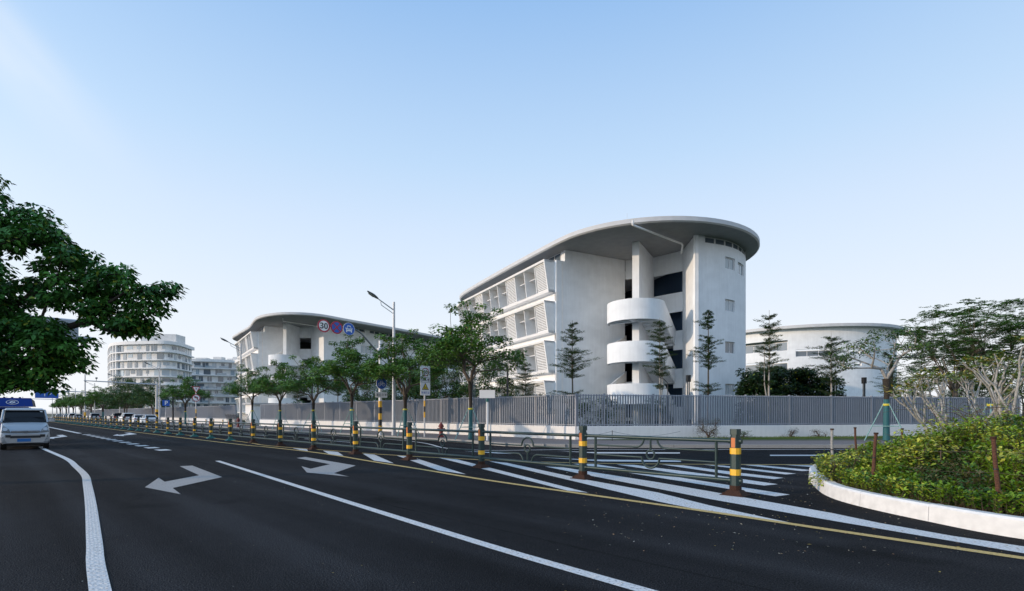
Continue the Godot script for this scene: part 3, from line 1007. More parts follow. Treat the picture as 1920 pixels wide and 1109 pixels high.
	b.hexa([v3(C - g * 0.34, 0), v3(C + g * 0.34, 0), v3(A + g * 0.3 + f * 0.2, 0), v3(A - g * 0.34 + f * 0.2, 0), v3(C - g * 0.34, 18.4), v3(C + g * 0.34, 18.4), v3(A + g * 0.3 + f * 0.2, 18.4), v3(A - g * 0.34 + f * 0.2, 18.4)])
	part("spine_wall", b, mt.plaster, o)
	for k in 3:
		var ly := 3.2 + 3.95 * k
		var ring: Array = []
		for i in 25:
			var w := PI * (i / 24.0 - 0.5)
			ring.append(C - f * cos(w) * 2.75 + g * sin(w) * 2.75)
		var rpth := PackedVector2Array(ring)
		var n0 := path_normals(rpth)
		if n0[12].dot(-f) < 0.0: rpth = rev(rpth)
		b = MB.new()
		sweep(b, rpth, [Vector2(0, ly - 0.72), Vector2(0, ly + 1.2), Vector2(-0.09, ly + 1.2), Vector2(-0.09, ly - 0.72)])
		var la := part("stair_landing", b, mt.plaster, o)
		b = MB.new()
		var slab := PackedVector2Array()
		for q in rpth: slab.push_back(C.lerp(q, 0.965))
		b.prism(slab, ly - 0.25, ly)
		b.hexa([v3(C - g * 2.6, ly - 0.6), v3(C + g * 2.6, ly - 0.6), v3(C + g * 2.6 - f * 0.3, ly - 0.6), v3(C - g * 2.6 - f * 0.3, ly - 0.6), v3(C - g * 2.6, ly - 0.252), v3(C + g * 2.6, ly - 0.252), v3(C + g * 2.6 - f * 0.3, ly - 0.252), v3(C - g * 2.6 - f * 0.3, ly - 0.252)])
		b.hexa([v3(C + g * 0.2, ly - 0.6), v3(C - g * 0.2, ly - 0.6), v3(C - g * 0.2 - f * 2.5, ly - 0.6), v3(C + g * 0.2 - f * 2.5, ly - 0.6), v3(C + g * 0.2, ly - 0.255), v3(C - g * 0.2, ly - 0.255), v3(C - g * 0.2 - f * 2.5, ly - 0.255), v3(C + g * 0.2 - f * 2.5, ly - 0.255)])
		part("landing_slab", b, mt.plaster, la)
		for side: float in [1.0, -1.0]:
			var y1 := ly - 2.1 if side > 0 else ly + 1.85
			var run_l := A.distance_to(C) - 0.2
			b = MB.new()
			var steps := 12
			for s in steps:
				var u0 := run_l * s / steps; var u1 := run_l * (s + 1) / steps
				var yy := lerpf(ly, y1, (s + (1.0 if side < 0 else 0.0)) / steps)
				var p0 := C + f * u0 + g * side * 0.345; var p1 := C + f * u1 + g * side * 0.345
				var q0 := C + f * u0 + g * side * 2.6; var q1 := C + f * u1 + g * side * 2.6
				b.hexa([v3(p0, yy - 0.36), v3(p1, yy - 0.36), v3(q1, yy - 0.36), v3(q0, yy - 0.36), v3(p0, yy), v3(p1, yy), v3(q1, yy), v3(q0, yy)])
			part("stair_flight", b, mt.plaster, o)
			b = MB.new()
			var a0 := C + g * side * 2.6; var a1 := C + g * side * 2.75
			var e0 := a0 + f * run_l; var e1 := a1 + f * run_l
			b.hexa([v3(a0, ly - 0.72), v3(a1, ly - 0.72), v3(e1, y1 - 0.5), v3(e0, y1 - 0.5), v3(a0, ly + 1.2), v3(a1, ly + 1.2), v3(e1, y1 + 1.2), v3(e0, y1 + 1.2)])
			part("stair_parapet", b, mt.plaster, o)
	# ---- galleries behind the stair
	var room := PackedVector2Array([L(ew + 0.02, 0.1), A, Bq + L(0.05, 0), Bq + L(3.6, 1.2), L(Bq.x + 5.0, 4), L(Bq.x + 3.0, 9.0), L(ew + 0.02, 9.0)])
	for k in 4:
		var fy := 1.1 + 3.95 * k
		b = MB.new()
		b.prism(room, fy - 0.3, fy)
		var sl := part("gallery_floor", b, mt.plaster, o)
		var st := A + (Bq - A) * (0.0 if k == 3 else 0.72)
		b = MB.new()
		wall_path(b, PackedVector2Array([Bq, st]), fy - 0.8, fy + 1.2, 0.16)
		part("gallery_parapet", b, mt.plaster, sl)
	b = MB.new()
	wall_path(b, PackedVector2Array([Bq, A, L(ew + 0.05, 0.0)]), 16.3, 18.398, 0.2)
	part("gallery_beam", b, mt.plaster, o)
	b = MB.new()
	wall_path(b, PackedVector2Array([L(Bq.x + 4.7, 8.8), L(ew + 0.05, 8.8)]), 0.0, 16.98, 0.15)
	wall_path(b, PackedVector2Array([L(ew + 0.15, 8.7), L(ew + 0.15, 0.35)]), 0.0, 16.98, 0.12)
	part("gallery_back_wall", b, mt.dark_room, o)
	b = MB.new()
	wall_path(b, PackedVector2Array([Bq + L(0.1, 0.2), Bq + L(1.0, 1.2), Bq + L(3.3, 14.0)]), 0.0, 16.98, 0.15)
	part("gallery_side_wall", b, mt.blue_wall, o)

func school_three() -> void:
	var o := thing("school_building", "low looking white round school building behind the right side trees", "building", W(66, 115), 0.0)
	# plan in metres from the building's own middle, (x, depth)
	var wall: Array = []
	for i in 26:
		var w := deg_to_rad(-196 + 206.0 * i / 25.0)
		wall.append(Vector2(cos(w) * (16.4 if cos(w) > 0 else 19.6), -sin(w) * 16.4))
	var wp := PackedVector2Array(wall)
	var n0 := path_normals(wp)
	if n0[12].dot(wp[12]) < 0.0: wp = rev(wp)
	var tl := path_len(wp)
	var holes := []
	var spec := [[-18.4, -11.0, 14.1, 16.2, 5], [-18.4, -11.0, 10.0, 12.0, 4], [-9.8, -4.0, 12.8, 14.2, 3], [-0.4, 1.4, 13.2, 13.9, 1], [0.2, 1.8, 10.8, 11.5, 1]]
	# find the distance along the wall for each x on the front side
	var xs := []
	for i in 400:
		var d := tl * i / 399.0
		var q: Vector2 = path_at(wp, d)[0]
		if q.y > 0.5: xs.append([q.x, d])
	for s: Array in spec:
		var d0 := 0.0; var d1 := 0.0
		for e: Array in xs:
			if absf(e[0] - s[0]) < 0.35: d0 = e[1]
			if absf(e[0] - s[1]) < 0.35: d1 = e[1]
		holes.append([minf(d0, d1), maxf(d0, d1), s[2], s[3]])
	var b := MB.new()
	wall_path(b, wp, 0.0, 18.3, 0.5, holes)
	part("wall", b, mt.plaster, o)
	for i in spec.size(): window(o, wp, holes[i][0], holes[i][1], holes[i][2], holes[i][3] - 0.25, 0.42, spec[i][4], mt.window_frame, mt.glass, 0.1)
	var rf: Array = []
	for i in 48:
		var w := TAU * i / 48.0
		rf.append(Vector2(cos(w) * (17.8 if cos(w) > 0 else 21.0), -sin(w) * 17.8))
	b = MB.new()
	b.prism(PackedVector2Array(rf), 18.3, 18.85)
	part("roof", b, mt.fascia, o)

func apartments() -> void:
	var o := thing("apartment_block", "tall pale apartment block with curved corners and ribbon balconies", "building")
	slab_block(o, [Vector2(-206, -262), Vector2(-192, -243), Vector2(-179, -226.5), Vector2(-168.5, -214), Vector2(-163, -208.6), Vector2(-156, -205.2), Vector2(-147, -203.4), Vector2(-139.8, -202.6), Vector2(-136.6, -203.4), Vector2(-135.3, -206.5), Vector2(-136, -213), Vector2(-139, -224)], 9, 3.27, 0.2, 17, 20.0)
	var b := MB.new()
	b.bx(Vector3(-143.5, 31.6, -211), Vector3(13, 4.6, 7), 0.1)
	part("roof_house", b, mt.cream_wall, o)
	b = MB.new()
	b.bx(Vector3(-151, 31.3, -212), Vector3(3.5, 1.2, 3), 0.1)
	part("roof_unit", b, mt.steel, o)
	o = thing("apartment_block", "lower pale apartment wing to the right of the tall block", "building")
	slab_block(o, [Vector2(-162, -240), Vector2(-154, -240.5), Vector2(-146, -241.5), Vector2(-139, -244.5), Vector2(-134, -247), Vector2(-131, -244), Vector2(-126, -243), Vector2(-120, -244)], 8, 3.3, 0.2, 0, 0.0)
	for q: Array in [[-151, 27.6, 5, 2.2], [-143, 27.4, 4, 3.4], [-137, 27.3, 2.5, 2.0], [-131, 27.6, 9, 3.0]]:
		b = MB.new()
		b.bx(Vector3(q[0], q[1], -250), Vector3(q[2], q[3], 3.5))
		part("roof_unit", b, mt.cream_wall, o)

func slab_block(o: Node3D, pts: Array, floors: int, fh: float, y0: float, fins: int, fin_len: float) -> void:
	var p := smooth_path(pts, 2.0)
	var n := path_normals(p)
	# keep the outside on the camera's side
	var mid := p.size() / 2
	if n[mid].dot(-p[mid]) < 0.0:
		p = rev(p); n = path_normals(p)
	var flip := p[0].distance_to(pts[0]) > 1.0
	var tl := path_len(p)
	var inner := PackedVector2Array()
	for i in p.size(): inner.push_back(p[i] - n[i] * 1.1)
	var b := MB.new()
	wall_path(b, inner, y0, y0 + floors * fh, 0.3, [], 2.0)
	part("wall", b, mt.cream_wall, o)
	var r := RandomNumberGenerator.new()
	r.seed = floors
	var il := path_len(inner)
	for k in floors:
		var y := y0 + k * fh
		b = MB.new()
		sweep(b, p, [Vector2(0, y + fh - 0.42), Vector2(0, y + fh + (0.85 if k == floors - 1 else 0.0)), Vector2(-0.2, y + fh + (0.85 if k == floors - 1 else 0.0)), Vector2(-1.2, y + fh - 0.05), Vector2(-1.2, y + fh - 0.42)])
		var band := part("floor_band", b, mt.white_paint, o)
		# glazed balcony fronts on some stretches
		for i in 5:
			var d := tl * (0.42 + 0.12 * i) + r.randf_range(-1, 1)
			if (d > tl - 7 or r.randf() < 0.35) : continue
			b = MB.new()
			var seg := PackedVector2Array()
			for j in 4: seg.push_back(path_at(p, d + j * 1.3)[0])
			sweep(b, seg, [Vector2(-0.08, y + 0.0), Vector2(-0.08, y + 1.0), Vector2(-0.12, y + 1.0), Vector2(-0.12, y + 0.0)])
			part("balcony_glass", b, mt.glass_pale, band)
		var d2 := 2.0
		while d2 < il - 2.0:
			var w := r.randf_range(1.2, 3.0)
			var e := path_at(inner, d2 + w / 2)
			var nn: Vector2 = e[1]
			var tall := r.randf() < 0.7
			var g := MB.new()
			g.bx(v3(e[0] + nn * 0.04, y + (1.35 if tall else 1.7)), Vector3(w, 2.3 if tall else 1.3, 0.09), atan2(nn.x, nn.y))
			part("window", g, mt.glass if r.randf() < 0.62 else mt.glass_pale, o)
			if r.randf() < 0.5:
				var m := MB.new()
				m.bx(v3(e[0] + nn * 0.09, y + 1.35), Vector3(0.12, 2.4, 0.10), atan2(nn.x, nn.y))
				part("mullion", m, mt.window_frame, o)
			d2 += w + r.randf_range(0.7, 2.6)
	if fins > 0:
		b = MB.new()
		for i in fins:
			var d := tl - 30.0 - i * 2.6 if flip else 30.0 + i * 2.6
			var e := path_at(p, d)
			var nn: Vector2 = e[1]
			for k in floors: b.bx(v3(e[0] - nn * 0.5, y0 + k * fh + fh / 2 - 0.22), Vector3(0.6, fh - 0.45, 0.9), atan2(nn.x, nn.y))
		part("fins", b, mt.white_paint, o)

const ORD_TENS := ["", "", "twenty", "thirty"]
const ORD_ONES := ["", "first", "second", "third", "fourth", "fifth", "sixth", "seventh", "eighth", "ninth", "tenth", "eleventh", "twelfth", "thirteenth", "fourteenth", "fifteenth", "sixteenth", "seventeenth", "eighteenth", "nineteenth"]

func ordinal(n: int) -> String:
	if n < 20: return ORD_ONES[n]
	if n % 10 == 0: return ["", "", "twentieth", "thirtieth"][n / 10]
	return ORD_TENS[n / 10] + "-" + ORD_ONES[n % 10]

func guardrail() -> void:
	var rusty := rail_post(true)
	var teal := rail_post(false)
	var panel := rail_panel()
	for i in 38:
		var s := 3.82 + 3.68 * i
		var rust := i < 8
		var label := "%s guardrail post from the near end, yellow bands and %s base" % [ordinal(i + 1), "rusty" if rust else "teal"]
		if i == 0: label = "large guardrail post with yellow bands at the near end by the island"
		var o: Node3D = (rusty if rust else teal) if (i == 0 or i == 8) else copy(rusty if rust else teal, label, Vector3.ZERO)
		o.set_meta("label", label)
		o.set_meta("group", "yellow banded guardrail posts along the road")
		o.transform = Transform3D(Basis(Vector3.UP, ROAD_YAW + rng.randf_range(-0.03, 0.03)) * Basis(Vector3.RIGHT, rng.randf_range(-0.008, 0.008)), R(s, 10.28))
		if i < 37:
			label = "%s dark green guardrail panel counted from the near end" % ordinal(i + 1)
			if i == 0: label = "nearest dark green guardrail panel, its ring and scrolls upside down"
			var q: Node3D = panel if i == 0 else copy(panel, label, Vector3.ZERO)
			q.set_meta("label", label)
			q.set_meta("group", "guardrail panels along the road")
			var bs := Basis(Vector3.UP, ROAD_YAW + PI / 2)
			q.transform = Transform3D(bs * (Basis(Vector3.RIGHT, PI) if i == 0 else Basis()), R(s + 1.84, 10.28, 0.69 if i > 0 else 0.655))

func rail_post(rust: bool) -> Node3D:
	var o := thing("guardrail_post", "", "guardrail post")
	var b := MB.new()
	b.cbox(Vector3(0, 0.61, 0), Vector3(0.175, 1.06, 0.175), 0.045)
	part("shaft", b, mt.rail_green, o)
	b = MB.new()
	b.cbox(Vector3(0, 1.165, 0), Vector3(0.145, 0.06, 0.145), 0.035)
	b.cbox(Vector3(0, 1.24, 0), Vector3(0.172, 0.11, 0.172), 0.03)
	part("cap", b, mt.rail_green, o)
	for y: float in [0.45, 0.865]:
		b = MB.new()
		b.cbox(Vector3(0, y, 0), Vector3(0.184, 0.12, 0.184), 0.047)
		part("band", b, mt.yellow, o)
	b = MB.new()
	b.bx(Vector3(-0.0905, 1.03, -0.01), Vector3(0.008, 0.19, 0.075))
	part("reflector", b, mt.orange, o)
	b = MB.new()
	b.bx(Vector3(0.0905, 1.03, -0.01), Vector3(0.008, 0.19, 0.075))
	part("reflector", b, mt.orange, o)
	b = MB.new()
	for y: float in [1.06, 0.285]:
		for sd: float in [-1, 1]:
			b.tube([Vector3(0, y, sd * 0.085), Vector3(0, y, sd * 0.125)], [0.052], 10)
			b.tube([Vector3(0.07, y, sd * 0.05), Vector3(0.125, y, sd * 0.05)], [0.03], 8)
	part("bracket", b, mt.rail_green, o)
	b = MB.new()
	if rust:
		b.cbox(Vector3(0, 0.115, 0), Vector3(0.20, 0.15, 0.20), 0.05)
		var h := [0.20, 0.11]
		b.hexa([Vector3(-h[0], 0.012, -h[0]), Vector3(h[0], 0.012, -h[0]), Vector3(h[0], 0.012, h[0]), Vector3(-h[0], 0.012, h[0]), Vector3(-h[1], 0.10, -h[1]), Vector3(h[1], 0.10, -h[1]), Vector3(h[1], 0.10, h[1]), Vector3(-h[1], 0.10, h[1])])
		b.bx(Vector3(0, 0.008, 0), Vector3(0.45, 0.016, 0.45))
		part("base", b, mt.rust, o)
		b = MB.new()
		for x: float in [-0.17, 0.17]:
			for z: float in [-0.17, 0.17]: b.tube([Vector3(x, 0.012, z), Vector3(x, 0.055, z)], [0.017], 6)
		part("bolt", b, mt.rust, o)
	else:
		b.cbox(Vector3(0, 0.15, 0), Vector3(0.21, 0.14, 0.21), 0.05)
		b.hexa([Vector3(-0.27, 0.0, -0.2), Vector3(0.27, 0.0, -0.2), Vector3(0.27, 0.0, 0.2), Vector3(-0.27, 0.0, 0.2), Vector3(-0.13, 0.10, -0.12), Vector3(0.13, 0.10, -0.12), Vector3(0.13, 0.10, 0.12), Vector3(-0.13, 0.10, 0.12)])
		part("base", b, mt.base_teal, o)
	return o

func arc(cx: float, cy: float, r: float, a0: float, a1: float, k := 12) -> Array:
	var o := []
	for i in k + 1:
		var w := deg_to_rad(lerpf(a0, a1, float(i) / k))
		o.append(Vector3(cx + cos(w) * r, cy + sin(w) * r, 0))
	return o

func rail_panel() -> Node3D:   # local X runs along the panel, Y up from its middle
	var o := thing("guardrail", "", "guardrail")
	for y: float in [0.37, -0.405]:
		var b := MB.new()
		b.tube([Vector3(-1.74, y, 0), Vector3(1.74, y, 0)], [0.04], 10)
		part("rail", b, mt.rail_green, o)
	for x: float in [-1.46, 1.46]:
		var b := MB.new()
		b.tube([Vector3(x, -0.405, 0), Vector3(x, 0.37, 0)], [0.031], 8)
		part("upright", b, mt.rail_green, o)
	var pieces := []
	pieces.append(["scroll", arc(0, 0.045, 0.21, 180, 0, 16), 0.026])
	for s: float in [-1, 1]:
		pieces.append(["bar", [Vector3(1.46 * s, 0.035, 0), Vector3(0.205 * s, 0.035, 0)], 0.02])
		pieces.append(["bar", [Vector3(1.46 * s, -0.19, 0), Vector3(0.40 * s, -0.19, 0)], 0.02])
		var curl := []
		for q: Vector3 in arc(0.36, -0.385, 0.195, 90, 175, 8): curl.append(Vector3(q.x * s, q.y, 0))
		curl.insert(0, Vector3(0.42 * s, -0.19, 0))
		pieces.append(["scroll", curl, 0.023])
	pieces.append(["ring", arc(0, -0.035, 0.098, -90, 270, 22), 0.021])
	pieces.append(["stem", [Vector3(0, -0.133, 0), Vector3(0, -0.40, 0)], 0.022])
	for p: Array in pieces:
		var b := MB.new()
		b.tube(p[1], [p[2]], 7)
		part(p[0], b, mt.rail_green, o)
	return o

# ---------------------------------------------------------------- the planted island
var bed: PackedVector2Array

func planter() -> void:
	var k := [Vector2(14, 2.0), Vector2(9.9, -3.1), Vector2(7.6, -5.25), Vector2(6.51, -6.51), Vector2(6.16, -7.63), Vector2(5.99, -8.92), Vector2(6.12, -9.95), Vector2(6.62, -11.2), Vector2(7.25, -12.5), Vector2(7.85, -13.4), Vector2(8.6, -14.0), Vector2(10.2, -14.5), Vector2(14, -14.9), Vector2(22, -15.3), Vector2(40, -15.8)]
	var p := smooth_path(k, 0.12)
	var n := path_normals(p)
	var kb := Node3D.new()
	kb.name = "planter_kerb"
	add_child(kb)
	tag(kb, "white painted kerb curving round the planted island", "", "", "structure")
	# inside lies on the side of (20, -8)
	var sgn := 1.0 if n[60].dot(Vector2(20, -8) - p[60]) > 0 else -1.0
	var tot := path_len(p)
	var d := 0.0
	while d < tot - 1.3:
		var seg := PackedVector2Array()
		var l := 1.25
		for i in 9: seg.push_back(path_at(p, d + 0.0035 + (l - 0.007) * i / 8.0)[0])
		var b := MB.new()
		var h := 0.255 + rng.randf_range(-0.006, 0.006)
		sweep(b, seg, [Vector2(0, -0.01), Vector2(0.012 * sgn, h - 0.03), Vector2(0.04 * sgn, h), Vector2(0.19 * sgn, h), Vector2(0.21 * sgn, h - 0.02), Vector2(0.21 * sgn, -0.01)])
		part("kerb_stone", b, mt.kerb_white, kb)
		d += l
	bed = PackedVector2Array()
	for i in p.size(): bed.push_back(p[i] + n[i] * 0.17 * sgn)
	bed.append_array(PackedVector2Array([Vector2(40, 2)]))
	var b := MB.new()
	b.sheet(bed, 0.14)
	struct("soil", b, mt.earth, "soil of the planted island under the shrubs")
	shrubs()
	# rusty posts and wires
	var posts := [[6.79, 7.12, 1.26, 0.0, 0.09], [6.42, 9.15, 1.24, 0.0, -0.09], [6.85, 10.95, 1.26, 0.0, 0.0], [8.6, 12.75, 1.24, 0.0, 0.05], [9.0, 11.8, 1.24, 0.0, 0.0]]
	var lab := ["thick rusty post leaning in the shrubs at the right edge", "rusty brown post leaning left in the yellow shrubs", "grey weathered post at the tip of the island", "thin pale rusty post just behind the tip of the island", "short rusty post half sunk in the shrubs below the staked tree"]
	var tops := []
	for i in posts.size():
		var q: Array = posts[i]
		var o := thing("rusty_post", lab[i], "post", W(q[0], q[1], 0.12), 0.0, "posts of the wire fence on the island")
		b = MB.new()
		var top := Vector3(q[4] * -1.0, q[2] - 0.12, q[3])
		var rr := 0.027 if i < 3 else 0.024
		b.tube([Vector3.ZERO, top * 0.45 + Vector3(0.008, 0, 0), top * 0.75 + Vector3(-0.004, 0, 0), top], [rr * 1.05, rr * 1.1, rr * 0.95, rr], 9)
		part("shaft", b, mt.rust_pole if i != 2 else mt.kerb, o)
		b = MB.new()
		b.tube([top - Vector3(0, 0.012, 0), top + Vector3(0, 0.02, 0)], [rr * 1.4, rr * 1.35], 9)
		part("cap", b, mt.rust, o)
		tops.append(o.position + top)
		if i < 3:
			b = MB.new()
			b.tube([top * 0.62 - Vector3(0, 0.01, 0), top * 0.62 + Vector3(0, 0.012, 0)], [rr * 1.25], 8)
			part("wire_tie", b, mt.black, o)
	var wl := ["upper rusty wire strung between the island posts", "middle rusty wire strung through the shrubs", "lower rusty wire sagging in front of the shrubs"]
	for j in 3:
		b = MB.new()
		var hgt: float = [0.86, 0.62, 0.34][j]
		var chain := [W(8.6, 3.6, 1.3), tops[0], tops[1], tops[2], tops[3]]
		for i in 4:
			var a: Vector3 = chain[i]; var e: Vector3 = chain[i + 1]
			var line := []
			for u in 9:
				var f := u / 8.0
				var q := a.lerp(e, f)
				line.append(Vector3(q.x, q.y * (hgt + (0.05 if i > 1 else 0.0)) - 0.07 * sin(PI * f), q.z))
			b.tube(line, [0.0022], 4, false)
		tag(part("fence_wire", b, mt.twig, self), wl[j], "wire", "wires of the island fence")

func shrubs() -> void:
	var r := RandomNumberGenerator.new()
	r.seed = 77
	var inner := PackedVector2Array()
	for q in bed: inner.push_back(q)
	# sprigs of six leaves, three tones, laid out as one mass
	var kinds := []
	for k in 5:
		var b := MB.new()
		b.tinted = true
		var tones: Array = [[Color(0.11, 0.20, 0.015), Color(0.16, 0.27, 0.02)], [Color(0.26, 0.33, 0.03), Color(0.40, 0.42, 0.05)], [Color(0.03, 0.085, 0.014), Color(0.045, 0.12, 0.02)], [Color(0.10, 0.12, 0.03), Color(0.15, 0.11, 0.06)], [Color(0.18, 0.31, 0.025), Color(0.26, 0.38, 0.035)]][k]
		for i in 9:
			var a := r.randf() * TAU
			var y := r.randf_range(0.0, 0.14)
			b.tint = (tones[0] as Color).lerp(tones[1], r.randf())
			var dd := Vector3(cos(a), r.randf_range(0.15, 0.9), sin(a)).normalized()
			var l := r.randf_range(0.035, 0.065)
			b.leaf(Vector3(0, y, 0) + dd * 0.02, dd, Vector3(-cos(a) * 0.5, 1, -sin(a) * 0.5).normalized(), l, l * 0.55)
		b.tint = Color(0.09, 0.07, 0.045)
		b.tube([Vector3(0, -0.14, 0), Vector3(0.01, 0.14, 0)], [0.003, 0.0015], 3, false)
		kinds.append(b.mesh())
	var f := FastNoiseLite.new()
	f.seed = 3; f.frequency = 0.35; f.fractal_octaves = 3
	var place := [[], [], [], [], []]
	var tries := 0
	while tries < 60000:
		tries += 1
		var d := 3.5 + 11.5 * r.randf()
		var x := 5.8 + 13.0 * pow(r.randf(), 1.25)
		var q := Vector2(x, -d)
		if not Geometry2D.is_point_in_polygon(q, inner): continue
		var away := edge_distance(q)
		var hump := 0.15 + 0.40 * smoothstep(0.25, 1.15, away) + 0.34 * smoothstep(1.0, 2.8, away) * (0.6 + 0.9 * f.get_noise_2d(x * 1.2, d * 1.2)) + 0.20 * f.get_noise_2d(x * 3.0, d * 3.0) * smoothstep(0.1, 0.8, away)
		hump += 0.30 * smoothstep(7.0, 8.3, x) * smoothstep(11.6, 9.0, d) * smoothstep(0.7, 1.7, away)
		if d > 12.2: hump = minf(hump, 0.8)
		hump *= 1.0 + 0.25 * smoothstep(1.2, 0.0, absf(d - 9.6)) * smoothstep(6.5, 8.0, x)
		var y := 0.16 + maxf(hump, 0.2) * pow(r.randf(), 0.55)
		if away < 0.09: continue
		var tone := f.get_noise_2d(x * 1.3 + 40.0, d * 1.3)
		var k := 0
		if y > 0.16 + hump * 0.72 and tone > 0.02 and r.randf() < 0.5: k = 1
		elif tone < -0.2: k = 2 if r.randf() < 0.7 else 3
		elif r.randf() < 0.16: k = 3
		elif tone > 0.2: k = 4
		if y < 0.35 and r.randf() < 0.4: k = 2
		var bs := Basis(Vector3.UP, r.randf() * TAU) * Basis(Vector3.RIGHT, r.randf_range(-0.5, 0.5))
		place[k].append(Transform3D(bs.scaled(Vector3.ONE * r.randf_range(0.85, 1.5)), Vector3(x, y, -d)))
	var o := thing("shrub_bed", "mass of yellow green leafy shrubs filling the planted island", "shrubs")
	o.set_meta("kind", "stuff")
	for k in 5:
		var mm := MultiMesh.new()
		mm.transform_format = MultiMesh.TRANSFORM_3D
		mm.mesh = kinds[k]
		mm.instance_count = place[k].size()
		for i in place[k].size(): mm.set_instance_transform(i, place[k][i])
		var mi := MultiMeshInstance3D.new()
		mi.name = ["green_sprigs", "yellow_sprigs", "dark_sprigs", "dry_sprigs", "bright_sprigs"][k]
		mi.multimesh = mm
		mi.material_override = mt.leaf_yellow if k == 1 or k == 4 else mt.leaf
		o.add_child(mi)
	var rl := [Color(0.20, 0.27, 0.03), Color(0.38, 0.38, 0.05)]
	for q: Array in [[7.6, 9.3, 0.9, 0.95, "round leaved yellow green bush in the middle of the hedge"], [8.7, 9.9, 1.1, 1.2, "taller yellow green bush behind the hedge middle"], [7.9, 7.6, 0.7, 0.85, "yellow green bush beside the thick rusty post"], [6.75, 10.4, 0.6, 0.6, "pale yellow bush at the tip of the island"]]:
		var bo := bush("yellow_bush", q[4], W(q[0], q[1], 0.14), Vector3(q[2], q[3], q[2]), int(q[0] * 10), 0.075, rl, 34, "yellow bushes on the island")
		(bo.get_node("crown") as MeshInstance3D).material_override = mt.leaf_yellow
	# long bare arching canes with sparse yellow leaves and a few magenta bracts
	for j in 9:
		var c := thing("arching_shrub", "", "shrub", W(8.9 + 0.5 * j + r.randf_range(-0.2, 0.2), 9.4 + (j % 3) * 1.1, 0.14), 0.0, "arching thorny shrubs on the island")
		c.set_meta("label", ["bare arching canes reaching left over the wire", "thorny canes with few yellow leaves above the hedge", "arching shrub with yellow leaves beside the staked tree", "tangle of purple brown canes in the hedge middle", "low arching canes with round yellow leaves", "dense brown canes below the white stems", "long cane crossing in front of the white stems", "brown thorny shrub behind the thick rusty post", "arching canes with magenta bracts at the right edge"][j])
		var b := MB.new()
		var lv := MB.new()
		lv.tinted = true
		for i in 12:
			var a := r.randf() * TAU
			if j < 2: a = PI + r.randf_range(-0.7, 0.7)
			var ln := r.randf_range(0.7, 1.5)
			var hh := r.randf_range(1.0, 1.75)
			var line := []
			for u in 9:
				var w := u / 8.0
				line.append(Vector3(cos(a) * ln * w * w * 0.9 + cos(a) * 0.15 * w, hh * sin(w * 1.9) / 0.95, sin(a) * ln * w * w * 0.9 + 0.05 * sin(w * 9.0 + i)))
			b.tube(line, [0.011, 0.010, 0.009, 0.008, 0.007, 0.006, 0.005, 0.004, 0.003], 4, false)
			for u in 24:
				var q: Vector3 = line[2 + r.randi() % 7]
				q += Vector3(r.randf_range(-0.08, 0.08), r.randf_range(-0.05, 0.09), r.randf_range(-0.08, 0.08))
				lv.tint = Color(0.30, 0.33, 0.03).lerp(Color(0.10, 0.17, 0.02), r.randf())
				if j == 8 and r.randf() < 0.04: lv.tint = Color(0.28, 0.01, 0.16)
				var aa := r.randf() * TAU
				var l := r.randf_range(0.035, 0.06)
				lv.leaf(q, Vector3(cos(aa), r.randf_range(-0.2, 0.5), sin(aa)).normalized(), Vector3(r.randf_range(-0.5, 0.5), 1, r.randf_range(-0.5, 0.5)).normalized(), l, l * 0.7)
		part("canes", b, mt.twig, c)
		part("leaves", lv, mt.leaf_yellow, c, true)

func edge_distance(q: Vector2) -> float:
	var best := 99.0
	for i in range(0, bed.size() - 2, 3):
		best = minf(best, q.distance_to(bed[i]))
	return best

